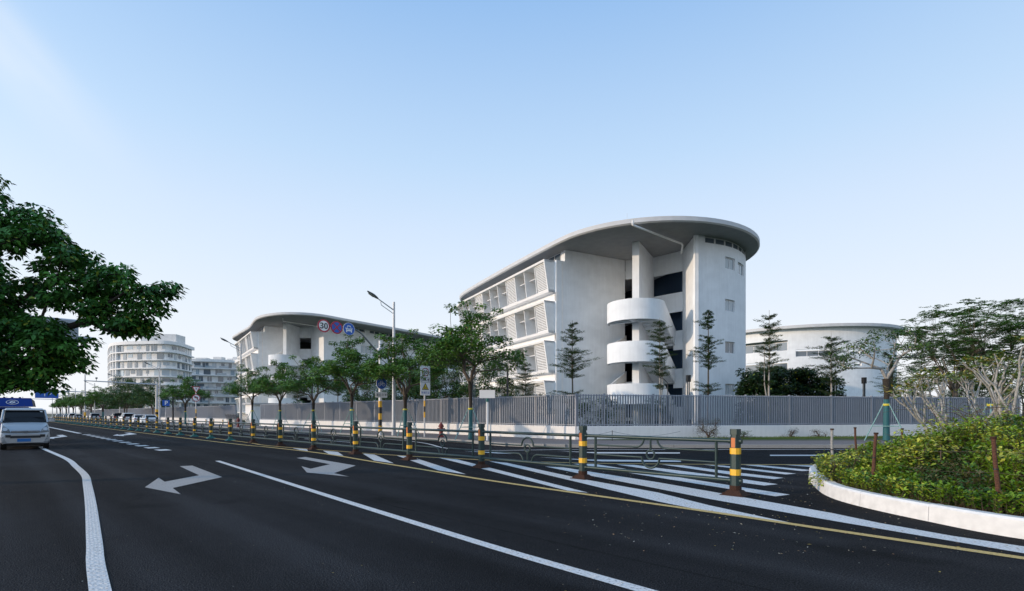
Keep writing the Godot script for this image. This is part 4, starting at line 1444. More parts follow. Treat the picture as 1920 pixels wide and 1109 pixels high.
# a broadleaf crown: limbs from a fork to leaf clusters. cl holds [centre, radius]
func crown(o: Node3D, fork: Vector3, cl: Array, per: int, ll: float, tones: Array, lm: Material, bark: Material, r: RandomNumberGenerator, limbs := 6, lr := 0.05, droop := 0.15) -> void:
	# every cluster joins the nearest limb already grown, so limbs thicken towards the fork
	var pos := [fork]
	var par := [-1]
	var run := [0.0]
	var order := cl.duplicate()
	order.sort_custom(func(x: Array, y: Array) -> bool: return (x[0] as Vector3).distance_squared_to(fork) < (y[0] as Vector3).distance_squared_to(fork))
	for i in limbs:
		var a := TAU * (i + r.randf() * 0.6) / limbs
		pos.append(fork + Vector3(cos(a) * 0.28, 0.5, sin(a) * 0.28) * lr * 12.0)
		par.append(0); run.append(lr * 7.0)
	var tips := []
	for c: Array in order:
		var e: Vector3 = c[0] - Vector3(0, c[1] * 0.25, 0)
		var best := 0
		var cost := 1e9
		for j in pos.size():
			var p: Vector3 = pos[j]
			var k := p.distance_to(e) * (1.0 if p.y < e.y + 0.2 else 1.35) + 0.38 * float(run[j])
			if k < cost: cost = k; best = j
		var s0: Vector3 = pos[best]
		var m := int(s0.distance_to(e) / (0.5 + lr * 4.0)) + 1
		for j in m:
			var w := float(j + 1) / m
			var q := s0.lerp(e, w)
			if j < m - 1: q += Vector3(r.randf_range(-1, 1), r.randf_range(-0.3, 1.0), r.randf_range(-1, 1)) * 0.11 * s0.distance_to(e) / m
			run.append(float(run[best]) + (pos[best] as Vector3).distance_to(q))
			pos.append(q); par.append(best)
			best = pos.size() - 1
		tips.append(best)
	var burden := []
	burden.resize(pos.size()); burden.fill(0.0)
	for t: int in tips:
		var j := t
		while j >= 0:
			burden[j] += 1.0
			j = par[j]
	var b := MB.new()
	for j in range(1, pos.size()):
		if burden[j] < 0.5: continue
		var p: int = par[j]
		var ra := maxf(0.006, lr * pow(float(burden[j]) / cl.size() * 1.6, 0.5))
		var rb := maxf(0.006, lr * pow(minf(float(burden[p]), float(burden[j]) * 1.6) / cl.size() * 1.6, 0.5))
		b.tube([pos[p], pos[j]], [rb, ra], 6 if ra > 0.02 else 4, false)
	for c: Array in cl:
		for j in 2:
			var e2: Vector3 = c[0] + Vector3(r.randf_range(-1, 1), r.randf_range(-0.3, 0.8), r.randf_range(-1, 1)) * c[1]
			b.tube([c[0] - Vector3(0, c[1] * 0.25, 0), e2], [0.006, 0.003], 3, false)
	part("branches", b, bark, o)
	var lv := MB.new()
	lv.tinted = true
	for c: Array in cl:
		var tone: Color = (tones[0] as Color).lerp(tones[1], r.randf())
		var rad: float = c[1]
		var n := int(per * clampf(rad / 0.4, 0.5, 1.6))
		for i in n:
			var d := Vector3(r.randf_range(-1, 1), r.randf_range(-0.75, 1), r.randf_range(-1, 1))
			if d.length() > 1.0: d = d.normalized() * r.randf_range(0.6, 1.05)
			var q: Vector3 = c[0] + Vector3(d.x, d.y * 0.7, d.z) * rad
			var out := (Vector3(d.x, -droop - 0.2 * r.randf(), d.z) + Vector3(r.randf_range(-0.6, 0.6), r.randf_range(-0.4, 0.4), r.randf_range(-0.6, 0.6))).normalized()
			var up := (Vector3(r.randf_range(-0.55, 0.55), 1.0, r.randf_range(-0.55, 0.55))).normalized()
			var l := ll * r.randf_range(0.65, 1.25)
			lv.tint = tone * r.randf_range(0.7, 1.3)
			if r.randf() < 0.035: lv.tint = Color(0.20, 0.24, 0.03)
			lv.leaf(q, out, up, l, l * 0.58)
	part("crown", lv, lm, o, true)

func dome(r: RandomNumberGenerator, R0: float, y0: float, y1: float, n: int, cr: float, sx := 1.0) -> Array:
	var o := []
	for i in n:
		var a := r.randf() * TAU
		var q := R0 * sqrt(r.randf())
		var top := lerpf(y1, y0 + 0.25 * (y1 - y0), pow(q / R0, 2.2))
		var y := lerpf(y0 + 0.12 * (y1 - y0) * r.randf(), top, pow(r.randf(), 0.6))
		o.append([Vector3(cos(a) * q * sx, y, sin(a) * q), cr * r.randf_range(0.65, 1.25)])
	return o

func street_tree(sd: int, H: float, R0: float, fork_y: float) -> Node3D:
	var r := RandomNumberGenerator.new()
	r.seed = sd
	var o := thing("street_tree", "", "tree")
	var b := MB.new()
	b.tube([Vector3.ZERO, Vector3(0.01, 0.6, 0), Vector3(0.02, 1.5, 0.01), Vector3(0, fork_y - 0.3, 0), Vector3(0, fork_y, 0)], [0.115, 0.095, 0.085, 0.095, 0.13], 9)
	b.tube([Vector3(0, fork_y - 0.1, 0), Vector3(-0.08, fork_y + 0.22, 0.05)], [0.11, 0.07], 7)
	b.tube([Vector3(0, fork_y - 0.1, 0), Vector3(0.09, fork_y + 0.22, -0.03)], [0.11, 0.07], 7)
	part("trunk", b, mt.bark, o)
	b = MB.new()
	b.tube([Vector3(0, 0.02, 0), Vector3(0.01, 0.6, 0), Vector3(0.02, 1.62, 0.01)], [0.125, 0.108, 0.1], 9, false)
	part("trunk_wrap", b, mt.wrap, o)
	var cl := dome(r, R0, fork_y + 0.7, H, 118, 0.40)
	for k in 3:   # a few hollows in the crown
		var ha := r.randf() * TAU
		var hc := Vector3(cos(ha) * R0 * 0.62, lerpf(fork_y + 0.7, H, r.randf_range(0.3, 0.85)), sin(ha) * R0 * 0.62)
		cl = cl.filter(func(c: Array) -> bool: return (c[0] as Vector3).distance_to(hc) > 0.85)
	for i in 12:
		var a := r.randf() * TAU
		cl.append([Vector3(cos(a) * R0 * 0.75 * r.randf(), H + r.randf_range(-0.1, 0.5), sin(a) * R0 * 0.75 * r.randf()), 0.26])
	crown(o, Vector3(0, fork_y + 0.1, 0), cl, 112, 0.155, [Color(0.05, 0.13, 0.022), Color(0.13, 0.25, 0.04)], mt.leaf, mt.bark_brown, r, 5, 0.10)
	return o

func tree_support() -> Node3D:
	var o := thing("tree_support", "", "tree stake")
	for i in 3:
		var a := TAU * i / 3.0 + 0.5
		var b := MB.new()
		b.tube([Vector3(cos(a) * 0.95, 0.0, sin(a) * 0.95), Vector3(cos(a) * 0.11, 1.78, sin(a) * 0.11)], [0.026, 0.022], 6)
		part("stake", b, mt.stake, o)
		b = MB.new()
		var c := a + TAU / 3.0
		b.tube([Vector3(cos(a) * 0.62, 0.7, sin(a) * 0.62), Vector3(cos(c) * 0.62, 0.7, sin(c) * 0.62)], [0.02], 5)
		part("brace", b, mt.stake, o)
	var b := MB.new()
	b.lathe(Vector3(0, 1.66, 0), [Vector2(0.14, 0), Vector2(0.155, 0.03), Vector2(0.155, 0.08), Vector2(0.14, 0.1)], 10)
	part("strap", b, mt.strap, o)
	return o

func street_trees() -> void:
	var v := [street_tree(1, 6.2, 2.7, 2.75), street_tree(2, 5.7, 2.5, 2.35), street_tree(3, 5.5, 2.55, 2.3)]
	var sup := tree_support()
	var first := [true, true, true]
	var spots := [[21.4, 18.85, 0, 1.1, 0.4, "largest staked street tree, in front of the white building's balconies"], [27.8, 18.9, 1, 1.08, 2.2, "staked street tree just left of the tall white speed sign"],
		[34.6, 18.9, 2, 1.12, 4.0, "staked street tree left of the blue bicycle sign"], [40.9, 18.9, 1, 1.03, 5.1, "staked street tree below the second building's stair tower"],
		[47.7, 18.9, 2, 1.0, 0.9, "small staked street tree right of the bicycle racks"], [54.6, 18.9, 0, 0.92, 3.1, "street tree in front of the open gate gap"],
		[79.0, 18.9, 2, 1.12, 1.0, "spreading street tree beside the yield sign pole"]]
	for i in spots.size():
		var q: Array = spots[i]
		var k: int = q[2]
		var o: Node3D = v[k] if first[k] else copy(v[k], "", Vector3.ZERO)
		first[k] = false
		tag(o, q[5], "", "street trees along the far pavement")
		o.transform = Transform3D(Basis(Vector3.UP, q[4]).scaled(Vector3(q[3] * [1.0, 1.06, 0.96, 1.05, 0.94, 1.0, 1.0][i], q[3] * [1.0, 0.98, 1.04, 0.95, 1.03, 1.0, 0.96][i], q[3])), R(q[0], q[1], WALK))
		var s: Node3D = sup if i == 0 else copy(sup, "", Vector3.ZERO)
		tag(s, "tripod stakes around the " + ["largest street tree", "tree by the speed sign", "tree by the bicycle sign", "tree below the stair tower", "small tree near the racks", "tree at the gate gap", "tree by the yield sign"][i], "", "tree stakes on the far pavement")
		s.transform = Transform3D(Basis(Vector3.UP, 0.7 * i), R(q[0], q[1], WALK))
	# far rows on both sides of the road
	for i in 12:
		var o := copy(v[i % 3], "%s tree from the near end of the far street tree row" % ordinal(i + 1), R(150 + i * 9.5, 19.5 + (i % 2), WALK), i * 1.3, 1.15, "far row of street trees")
	for i in 4:
		copy(v[i % 3], ["left side street tree behind the blue truck", "next tree behind the truck on the left pavement", "farther left side street tree", "last left side street tree down the road"][i], R(52 + i * 15, -1.9, WALK), i * 2.1, 1.12, "left side street trees")

func big_tree() -> void:
	var r := RandomNumberGenerator.new()
	r.seed = 8
	var at := Vector3(-16.4, WALK, -10.4)
	var o := thing("spreading_tree", "big dark green spreading tree reaching in over the road from the left", "tree", at)
	var b := MB.new()
	b.tube([Vector3.ZERO, Vector3(0.05, 1.0, 0), Vector3(0.1, 2.2, 0.1), Vector3(0.3, 3.1, 0.0)], [0.30, 0.24, 0.21, 0.24], 10)
	part("trunk", b, mt.bark, o)
	# boughs: [across, depth, height, radius] in world metres
	var bough := [[-12.2, 12.4, 6.0, 0.8], [-12.0, 12.9, 6.5, 0.5], [-11.6, 12.7, 6.2, 0.62], [-11.1, 12.6, 6.0, 0.52], [-10.5, 12.6, 5.6, 0.45], [-11.9, 12.2, 5.2, 0.85], [-11.2, 12.8, 5.1, 0.75], [-10.3, 12.6, 4.95, 0.62], [-9.7, 12.7, 5.0, 0.5], [-9.0, 12.5, 4.75, 0.5],
		[-8.45, 12.45, 4.42, 0.38], [-8.15, 12.5, 4.5, 0.28], [-9.5, 12.6, 4.3, 0.5], [-8.7, 12.4, 3.95, 0.36], [-9.15, 12.45, 3.75, 0.3], [-9.6, 12.3, 4.0, 0.3], [-8.4, 12.4, 3.65, 0.28], [-10.2, 12.4, 4.45, 0.4],
		[-12.0, 11.8, 4.1, 0.7], [-11.2, 12.0, 3.95, 0.6], [-10.5, 12.1, 3.55, 0.45], [-10.15, 12.2, 3.25, 0.36], [-11.4, 11.9, 3.1, 0.75], [-10.8, 12.1, 2.95, 0.5], [-12.1, 11.6, 2.85, 0.6], [-11.2, 12.0, 2.5, 0.4], [-10.6, 12.3, 2.75, 0.34], [-12.6, 12.5, 7.1, 0.45], [-11.5, 12.2, 2.25, 0.3], [-11.9, 12.6, 3.6, 0.7], [-11.0, 12.4, 3.4, 0.5], [-12.0, 12.2, 3.2, 0.6], [-10.4, 12.5, 2.95, 0.35], [-11.0, 12.3, 2.35, 0.35], [-11.8, 12.0, 2.3, 0.4],
		[-13.6, 12.0, 6.2, 1.1], [-14.6, 11.0, 6.9, 1.3], [-16.0, 10.0, 7.2, 1.5], [-17.6, 9.6, 6.6, 1.4], [-15.0, 8.4, 6.2, 1.3], [-14.0, 9.6, 5.6, 1.1], [-16.6, 12.2, 6.4, 1.4], [-18.6, 11.4, 5.6, 1.2], [-13.4, 11.0, 4.4, 0.9], [-14.6, 12.8, 5.2, 1.1], [-13.2, 12.6, 3.4, 0.8], [-13.0, 13.4, 4.6, 0.9]]
	var cl := []
	for q: Array in bough:
		var c := Vector3(q[0] - 0.5 - at.x, q[2] - at.y, -q[1] - at.z)
		var big: float = q[3]
		var m := int(4 + big * big * 17.0)
		for i in m:
			var d := Vector3(r.randf_range(-1, 1), r.randf_range(-0.8, 0.8), r.randf_range(-1, 1)) * big * 0.92
			cl.append([c + d, r.randf_range(0.2, 0.34)])
	crown(o, Vector3(0.3, 3.0, 0.0), cl, 130, 0.14, [Color(0.028, 0.10, 0.02), Color(0.075, 0.21, 0.035)], mt.leaf, mt.bark, r, 5, 0.22, 0.45)

# a slim tree of flat tiers; tiers hold [height, radius]
func tier_tree(what: String, H: float, tiers: Array, sd: int, twin := false) -> Node3D:
	var r := RandomNumberGenerator.new()
	r.seed = sd
	var o := thing(what, "", "tree")
	var b := MB.new()
	b.tube([Vector3.ZERO, Vector3(0.02, H * 0.3, 0.02), Vector3(-0.02, H * 0.65, 0), Vector3(0, H, 0)], [0.085, 0.065, 0.04, 0.012], 7)
	if twin: b.tube([Vector3(0.02, H * 0.16, 0), Vector3(0.28, H * 0.4, 0.1), Vector3(0.34, H * 0.72, 0.05)], [0.05, 0.04, 0.015], 6)
	part("trunk", b, mt.bark_pale if twin else mt.bark_brown, o)
	var br := MB.new()
	var lv := MB.new()
	lv.tinted = true
	for t: Array in tiers:
		var n := int(7 + t[1] * 4.5)
		for i in n:
			var a := TAU * (i + r.randf() * 0.7) / n
			var len: float = t[1] * (r.randf_range(0.4, 1.2) if r.randf() < 0.75 else r.randf_range(0.2, 0.5))
			var rise := len * r.randf_range(0.12, 0.5)
			var y0: float = t[0] - 0.12 + r.randf_range(-0.16, 0.16)
			var p0 := Vector3(0, y0, 0)
			var p1 := Vector3(cos(a) * len * 0.55, y0 + rise * 0.75, sin(a) * len * 0.55)
			var p2 := Vector3(cos(a) * len, y0 + rise, sin(a) * len)
			br.tube([p0, p1, p2], [0.016, 0.010, 0.004], 4, false)
			var tone := Color(0.040, 0.095, 0.026).lerp(Color(0.075, 0.14, 0.032), r.randf())
			var m := int(36 + len * 75)
			for j in m:
				var w := pow(r.randf(), 0.6)
				var q := (p0.lerp(p1, w * 1.8) if w < 0.55 else p1.lerp(p2, (w - 0.55) / 0.45))
				var sp := 0.05 + 0.16 * len * sin(w * PI * 0.8)
				q += Vector3(r.randf_range(-1, 1) * sp, r.randf_range(-0.06, 0.07), r.randf_range(-1, 1) * sp)
				var aa := a + r.randf_range(-1.2, 1.2)
				lv.tint = tone * r.randf_range(0.7, 1.3)
				var l := r.randf_range(0.08, 0.14)
				lv.leaf(q, Vector3(cos(aa), r.randf_range(0.0, 0.5), sin(aa)).normalized(), Vector3(r.randf_range(-0.3, 0.3), 1, r.randf_range(-0.3, 0.3)).normalized(), l, l * 0.5)
	part("branches", br, mt.bark_brown, o)
	part("crown", lv, mt.leaf, o, true)
	return o

func palm(sd: int, trunk_h: float, fl: float, nf: int) -> Node3D:
	var r := RandomNumberGenerator.new()
	r.seed = sd
	var o := thing("palm_tree", "", "palm")
	var b := MB.new()
	b.tube([Vector3.ZERO, Vector3(0, trunk_h * 0.5, 0), Vector3(0, trunk_h, 0)], [0.2, 0.16, 0.15], 8)
	part("trunk", b, mt.bark_brown, o)
	for i in nf:
		b = MB.new()
		b.tinted = true
		b.tint = Color(0.075, 0.10, 0.028).lerp(Color(0.04, 0.085, 0.02), r.randf())
		var a := TAU * i / nf + r.randf() * 0.4
		var el := r.randf_range(0.1, 1.25)
		var line := []
		for u in 8:
			var w := u / 7.0
			var h := fl * w
			line.append(Vector3(0, trunk_h, 0) + Vector3(cos(a), 0, sin(a)) * h * cos(el) + Vector3(0, h * sin(el) - fl * 0.55 * w * w, 0))
		b.tube(line, [0.02, 0.012, 0.006], 3, false)
		for u in 26:
			var w := 0.12 + 0.86 * u / 26.0
			var q: Vector3 = line[int(w * 7)].lerp(line[mini(int(w * 7) + 1, 7)], fmod(w * 7, 1.0))
			for s: float in [-1, 1]:
				var dd := (Vector3(-sin(a), 0, cos(a)) * s + Vector3(cos(a), -0.25, sin(a)) * 0.6).normalized()
				b.leaf(q, dd, Vector3.UP, fl * 0.26 * (1.1 - 0.6 * w), 0.035)
		part("frond", b, mt.leaf, o)
	return o

func bush(what: String, label: String, at: Vector3, size: Vector3, sd: int, ll: float, tones: Array, n: int, group := "") -> Node3D:
	var r := RandomNumberGenerator.new()
	r.seed = sd
	var o := thing(what, label, "shrub", at, 0.0, group)
	var cl := []
	for i in n:
		var d := Vector3(r.randf_range(-1, 1), r.randf_range(0.05, 1), r.randf_range(-1, 1))
		if Vector2(d.x, d.z).length() > 1.0 - 0.5 * d.y * d.y: d.x *= 0.6; d.z *= 0.6
		cl.append([Vector3(d.x * size.x, d.y * size.y, d.z * size.z), 0.16 + 0.09 * size.y])
	crown(o, Vector3(0, 0.1, 0), cl, 90, ll, tones, mt.leaf_dark, mt.twig, r, 4, 0.05)
	return o

func campus_plants() -> void:
	var a := tier_tree("tiered_tree", 8.0, [[2.3, 1.5], [2.75, 1.25], [4.1, 0.9], [4.5, 1.75], [4.95, 1.5], [5.35, 1.35], [5.8, 1.0], [6.45, 0.75], [6.85, 0.85], [7.3, 0.45], [7.7, 0.3]], 11)
	var c := tier_tree("tiered_tree", 8.6, [[2.9, 0.9], [3.3, 0.75], [4.7, 0.7], [5.1, 1.15], [5.5, 1.05], [5.9, 0.9], [6.3, 0.85], [6.65, 0.55], [7.5, 0.75], [7.8, 0.8], [8.2, 0.45], [8.5, 0.2]], 12)
	var d := tier_tree("tiered_tree", 8.2, [[1.6, 1.2], [2.3, 1.0], [3.4, 0.6], [4.2, 0.9], [4.7, 0.95], [5.2, 0.9], [5.7, 1.0], [6.2, 0.7], [6.7, 0.9], [7.2, 0.8], [7.8, 0.5]], 13, true)
	var e := tier_tree("tiered_tree", 6.6, [[1.5, 1.0], [2.6, 1.0], [3.4, 1.1], [3.9, 1.35], [4.4, 1.3], [4.9, 1.45], [5.3, 1.2], [5.8, 1.0], [6.2, 0.6]], 14, true)
	var G := "tiered trees inside the campus fence"
	var put := [[a, 4.25, 36.0, 1.0, 0.3, "broad tiered tree in front of the balcony end wall"], [d, 10.4, 36.0, 1.0, 1.0, "thin feathery tiered tree in front of the spiral stair"],
		[c, 14.0, 36.5, 1.03, 2.0, "slender tiered tree before the round tower's windows"], [d, 18.6, 37.0, 1.09, 3.4, "tall tiered tree right of the round tower, bough pointing right"],
		[e, 23.4, 37.5, 1.12, 0.5, "twin stemmed tiered tree before the low round building"], [e, 1.0, 38.0, 0.82, 2.5, "small tiered tree between big street tree and balcony wall"],
		[a, 28.2, 38.0, 0.72, 2.2, "tiered tree half hidden behind the staked tree on the right"], [c, -20.0, 66, 1.1, 0.9, "tiered tree before the second building's long wall"],
		[a, -14.0, 60, 1.0, 1.9, "tiered tree behind the bicycle sign"], [a, -24.5, 72, 1.0, 3.9, "tiered tree left of the second building's tower edge"], [e, -31.0, 74, 1.0, 0.1, "tiered tree at the foot of the second tower"]]
	var done := {}
	for q: Array in put:
		var o: Node3D = copy(q[0], q[5], Vector3.ZERO, 0.0, 1.0, G) if done.has(q[0]) else q[0]
		done[q[0]] = true
		tag(o, q[5], "", G)
		o.transform = Transform3D(Basis(Vector3.UP, q[4]).scaled(Vector3.ONE * q[3]), W(q[1], q[2], WALK))
	var dark := [Color(0.012, 0.032, 0.012), Color(0.022, 0.052, 0.016)]
	var mid := [Color(0.022, 0.055, 0.014), Color(0.045, 0.09, 0.018)]
	bush("dense_shrub", "dark dense shrub right beside the round tower", W(20.6, 42, WALK), Vector3(2.4, 4.9, 2.0), 31, 0.24, dark, 130, "dense shrubs behind the fence")
	bush("dense_shrub", "dark dense shrub left of the twin stemmed tree", W(23.6, 44, WALK), Vector3(2.9, 5.2, 2.0), 32, 0.24, dark, 150, "dense shrubs behind the fence")
	bush("dense_shrub", "lower dark shrub before the low round building", W(26.6, 44, WALK), Vector3(2.2, 4.4, 2.0), 33, 0.22, dark, 110, "dense shrubs behind the fence")
	bush("dense_shrub", "loose olive shrub behind the slats below the tower", W(16.4, 34.6, WALK), Vector3(1.5, 1.9, 0.9), 34, 0.09, [Color(0.10, 0.10, 0.04), Color(0.07, 0.10, 0.03)], 40, "shrubs close behind the slats")
	var p := palm(41, 1.2, 1.7, 13)
	tag(p, "small dark palm before the low round building", "", "palms on the campus")
	p.position = W(28.2, 42, WALK)
	copy(p, "even smaller palm left of the dark palm", W(27.0, 42.5, WALK), 1.0, 0.8, "palms on the campus")
	var p2 := palm(42, 1.5, 3.4, 22)
	tag(p2, "yellowish palm clump behind the fence near the yield sign", "", "palms on the campus")
	p2.position = R(80, 31, WALK)
	copy(p2, "yellowish palm right of the palm clump by the gate", R(73, 29.5, WALK), 1.3, 0.9, "palms on the campus")
	copy(p2, "palm behind the bicycle sign and its tree", R(33, 31, WALK), 2.3, 0.9, "palms on the campus")
	copy(p2, "palm behind the largest street tree", R(22, 33, WALK), 0.4, 0.85, "palms on the campus")
	# leafy trees between the fence and the buildings
	var g1 := garden_tree(51, 7.5, 2.9)
	var spots := [[-6.6, 46, 1.0, "garden tree behind the largest street tree, left side"], [-2.2, 44, 0.9, "garden tree behind the largest street tree, right side"], [-10.6, 52, 0.95, "garden tree behind the white speed sign"], [-16.5, 58, 0.85, "garden tree behind the blue bicycle sign"], [-59, 84, 1.0, "garden tree behind the gate gap"], [-75, 99, 1.2, "garden tree in front of the apartment wing"], [-70, 93, 1.05, "garden tree beside the palm clump"], [-84, 116, 1.2, "garden tree right of the blue parking sign"]]
	for i in spots.size():
		var q: Array = spots[i]
		var o: Node3D = g1 if i == 0 else copy(g1, "", Vector3.ZERO)
		tag(o, q[3], "", "garden trees on the campus")
		o.transform = Transform3D(Basis(Vector3.UP, i * 1.7).scaled(Vector3.ONE * q[2]), W(q[0], q[1], WALK))
	for i in 9:
		var w := i * 5.6
		bush("garden_shrub", ["shrub behind the fence below the balconies", "shrub behind the fence left of the speed sign", "shrub behind the fence right of the bicycle sign", "shrub behind the fence left of the bicycle sign", "shrub at the foot of the second building", "low shrub behind the fence by the small street tree", "shrub just right of the gate gap", "shrub left of the gate gap", "shrub far behind the left fence run"][i], R(19 + w * 1.15, 27 + (i % 3), WALK), Vector3(2.3, 2.4 + 0.5 * (i % 2), 1.6), 60 + i, 0.13, mid, 46, "shrubs behind the main road fence")
	copy(g1, "dark far tree behind the white stemmed trees on the right", W(56, 62, WALK), 0.4, 1.0, "garden trees on the campus")
	copy(g1, "second dark far tree at the right edge", W(66, 66, WALK), 1.4, 1.15, "garden trees on the campus")
	copy(g1, "far tree right of the low round building's wall", W(63, 82, WALK), 2.4, 1.0, "garden trees on the campus")
	for i in 5:
		copy(g1, "%s far tree from the right before the tall apartment block" % ordinal(i + 1), R(200 + i * 16, 30 + (i % 2) * 5, WALK), i * 1.1, 1.0 + 0.1 * (i % 3), "trees before the apartment block")

func garden_tree(sd: int, H: float, R0: float) -> Node3D:
	var r := RandomNumberGenerator.new()
	r.seed = sd
	var o := thing("garden_tree", "", "tree")
	var b := MB.new()
	b.tube([Vector3.ZERO, Vector3(0.04, 1.2, 0), Vector3(0, 2.4, 0)], [0.13, 0.1, 0.09], 8)
	part("trunk", b, mt.bark_brown, o)
	crown(o, Vector3(0, 2.2, 0), dome(r, R0, 1.9, H, 90, 0.55), 85, 0.19, [Color(0.034, 0.085, 0.02), Color(0.065, 0.13, 0.026)], mt.leaf_dark, mt.bark_brown, r, 5, 0.09)
	return o

func right_trees() -> void:
	var r := RandomNumberGenerator.new()
	r.seed = 90
	# the staked street tree on the side street, thin crowned
	var o := thing("street_tree", "thin crowned staked street tree with a cut top on the side street", "tree", W(19.9, 27.2, WALK), 0.0, "street trees along the far pavement")
	var b := MB.new()
	b.tube([Vector3.ZERO, Vector3(0, 1.5, 0), Vector3(0.02, 2.6, 0), Vector3(0, 3.3, 0)], [0.15, 0.12, 0.13, 0.19], 9)
	part("trunk", b, mt.bark, o)
	b = MB.new()
	b.tube([Vector3(0, 0.02, 0), Vector3(0, 1.5, 0), Vector3(0.01, 2.2, 0)], [0.165, 0.14, 0.135], 9, false)
	part("trunk_wrap", b, mt.wrap, o)
	var cl := dome(r, 2.1, 4.2, 6.2, 46, 0.36)
	for i in 8: cl.append([Vector3(-1.8 - r.randf() * 0.9, 3.9 + r.randf() * 0.9, r.randf_range(-0.6, 0.6)), 0.3])
	crown(o, Vector3(0, 3.3, 0), cl, 60, 0.14, [Color(0.035, 0.085, 0.016), Color(0.07, 0.13, 0.022)], mt.leaf, mt.bark_pale, r, 5, 0.09)
	var s := copy(get_node("tree_support"), "tripod stakes around the thin crowned tree on the side street", W(19.9, 27.2, WALK), 1.4, 1.12, "tree stakes on the far pavement")
	copy(get_node("tree_support"), "tripod stakes half hidden by the white stems at the right edge", W(26.2, 28.0, WALK), 0.3, 1.12, "tree stakes on the far pavement")
	# feathery umbrella trees behind the fence
	var spec := [[34.6, 40, 10.3, 3.9, "feathery umbrella tree right of the low round building", 101], [41.0, 43, 11.0, 4.6, "widest feathery umbrella tree behind the white stems", 102], [41.2, 38, 9.7, 4.0, "feathery tree cut by the right edge of the picture", 103], [40.5, 47, 8.0, 3.4, "lower feathery tree deep between the umbrella trees", 104]]
	for q: Array in spec:
		r.seed = q[5]
		o = thing("umbrella_tree", q[4], "tree", W(q[0], q[1], WALK), 0.0, "feathery trees behind the side street fence")
		b = MB.new()
		b.tube([Vector3.ZERO, Vector3(0.1, 1.6, 0), Vector3(0, 3.4, 0.1)], [0.20, 0.15, 0.13], 8)
		part("trunk", b, mt.bark_brown, o)
		cl = []
		for i in 140:
			var a := r.randf() * TAU
			var rr: float = q[3] * sqrt(r.randf())
			var top: float = q[2] - 2.6 * pow(rr / q[3], 2.0)
			cl.append([Vector3(cos(a) * rr, top - 3.8 * pow(r.randf(), 1.4), sin(a) * rr), r.randf_range(0.3, 0.6)])
		feather(o, Vector3(0, 3.2, 0.1), cl, r)
	# white stemmed shrubby trees on the island
	var ws := [[11.8, 13.8, "white stemmed small tree leaning left over the hedge"], [12.6, 14.3, "white forked stems in the middle of the island"], [13.0, 13.5, "white stemmed tree right of the forked stems"], [13.9, 14.4, "tall white stems behind the thick rusty post"], [12.5, 12.6, "white stemmed tree nearest the right edge"]]
	for i in ws.size():
		r.seed = 120 + i
		o = thing("white_stemmed_tree", ws[i][2], "tree", W(ws[i][0], ws[i][1], 0.14), 0.0, "white stemmed trees on the island")
		b = MB.new()
		var lv := MB.new()
		lv.tinted = true
		for k in 3:
			var a := TAU * k / 3.0 + r.randf() * 0.9
			if i == 0 and k < 2: a = PI + 0.4 * k
			var lean := r.randf_range(0.3, 0.62) * (1.7 if i == 0 and k < 2 else 1.0)
			stem(b, lv, Vector3.ZERO, Vector3(cos(a) * lean, 1, sin(a) * lean).normalized(), r.randf_range(1.25, 1.6), 0.052, 0, r)
		part("stems", b, mt.bark_pale, o)
		part("leaves", lv, mt.leaf_yellow, o, true)

func stem(b: MB, lv: MB, p: Vector3, d: Vector3, l: float, rad: float, lev: int, r: RandomNumberGenerator) -> void:
	var m := p + d * l * 0.5 + Vector3(r.randf_range(-1, 1), 0, r.randf_range(-1, 1)) * l * 0.05
	var e := p + (d + Vector3(0, 0.12, 0)).normalized() * l
	b.tube([p, m, e], [rad, rad * 0.86, rad * 0.7], 6, lev == 3)
	if lev >= 3:
		for i in 12:
			var a := r.randf() * TAU
			lv.tint = Color(0.20, 0.24, 0.05).lerp(Color(0.07, 0.13, 0.02), r.randf())
			if r.randf() < 0.22: lv.tint = Color(0.34, 0.26, 0.05)
			var dd := Vector3(cos(a), r.randf_range(-0.5, 0.7), sin(a)).normalized()
			lv.leaf(e + dd * r.randf_range(0.02, 0.22), dd, Vector3(r.randf_range(-0.5, 0.5), 1, r.randf_range(-0.5, 0.5)).normalized(), r.randf_range(0.09, 0.2), r.randf_range(0.04, 0.075))
		return
	var n := 2 if r.randf() < 0.85 else 3
	for k in n:
		var a := r.randf() * TAU
		var nd := (d + Vector3(cos(a), 0.25, sin(a)) * r.randf_range(0.35, 0.65)).normalized()
		stem(b, lv, e, nd, l * r.randf_range(0.45, 0.66), rad * 0.68, lev + 1, r)

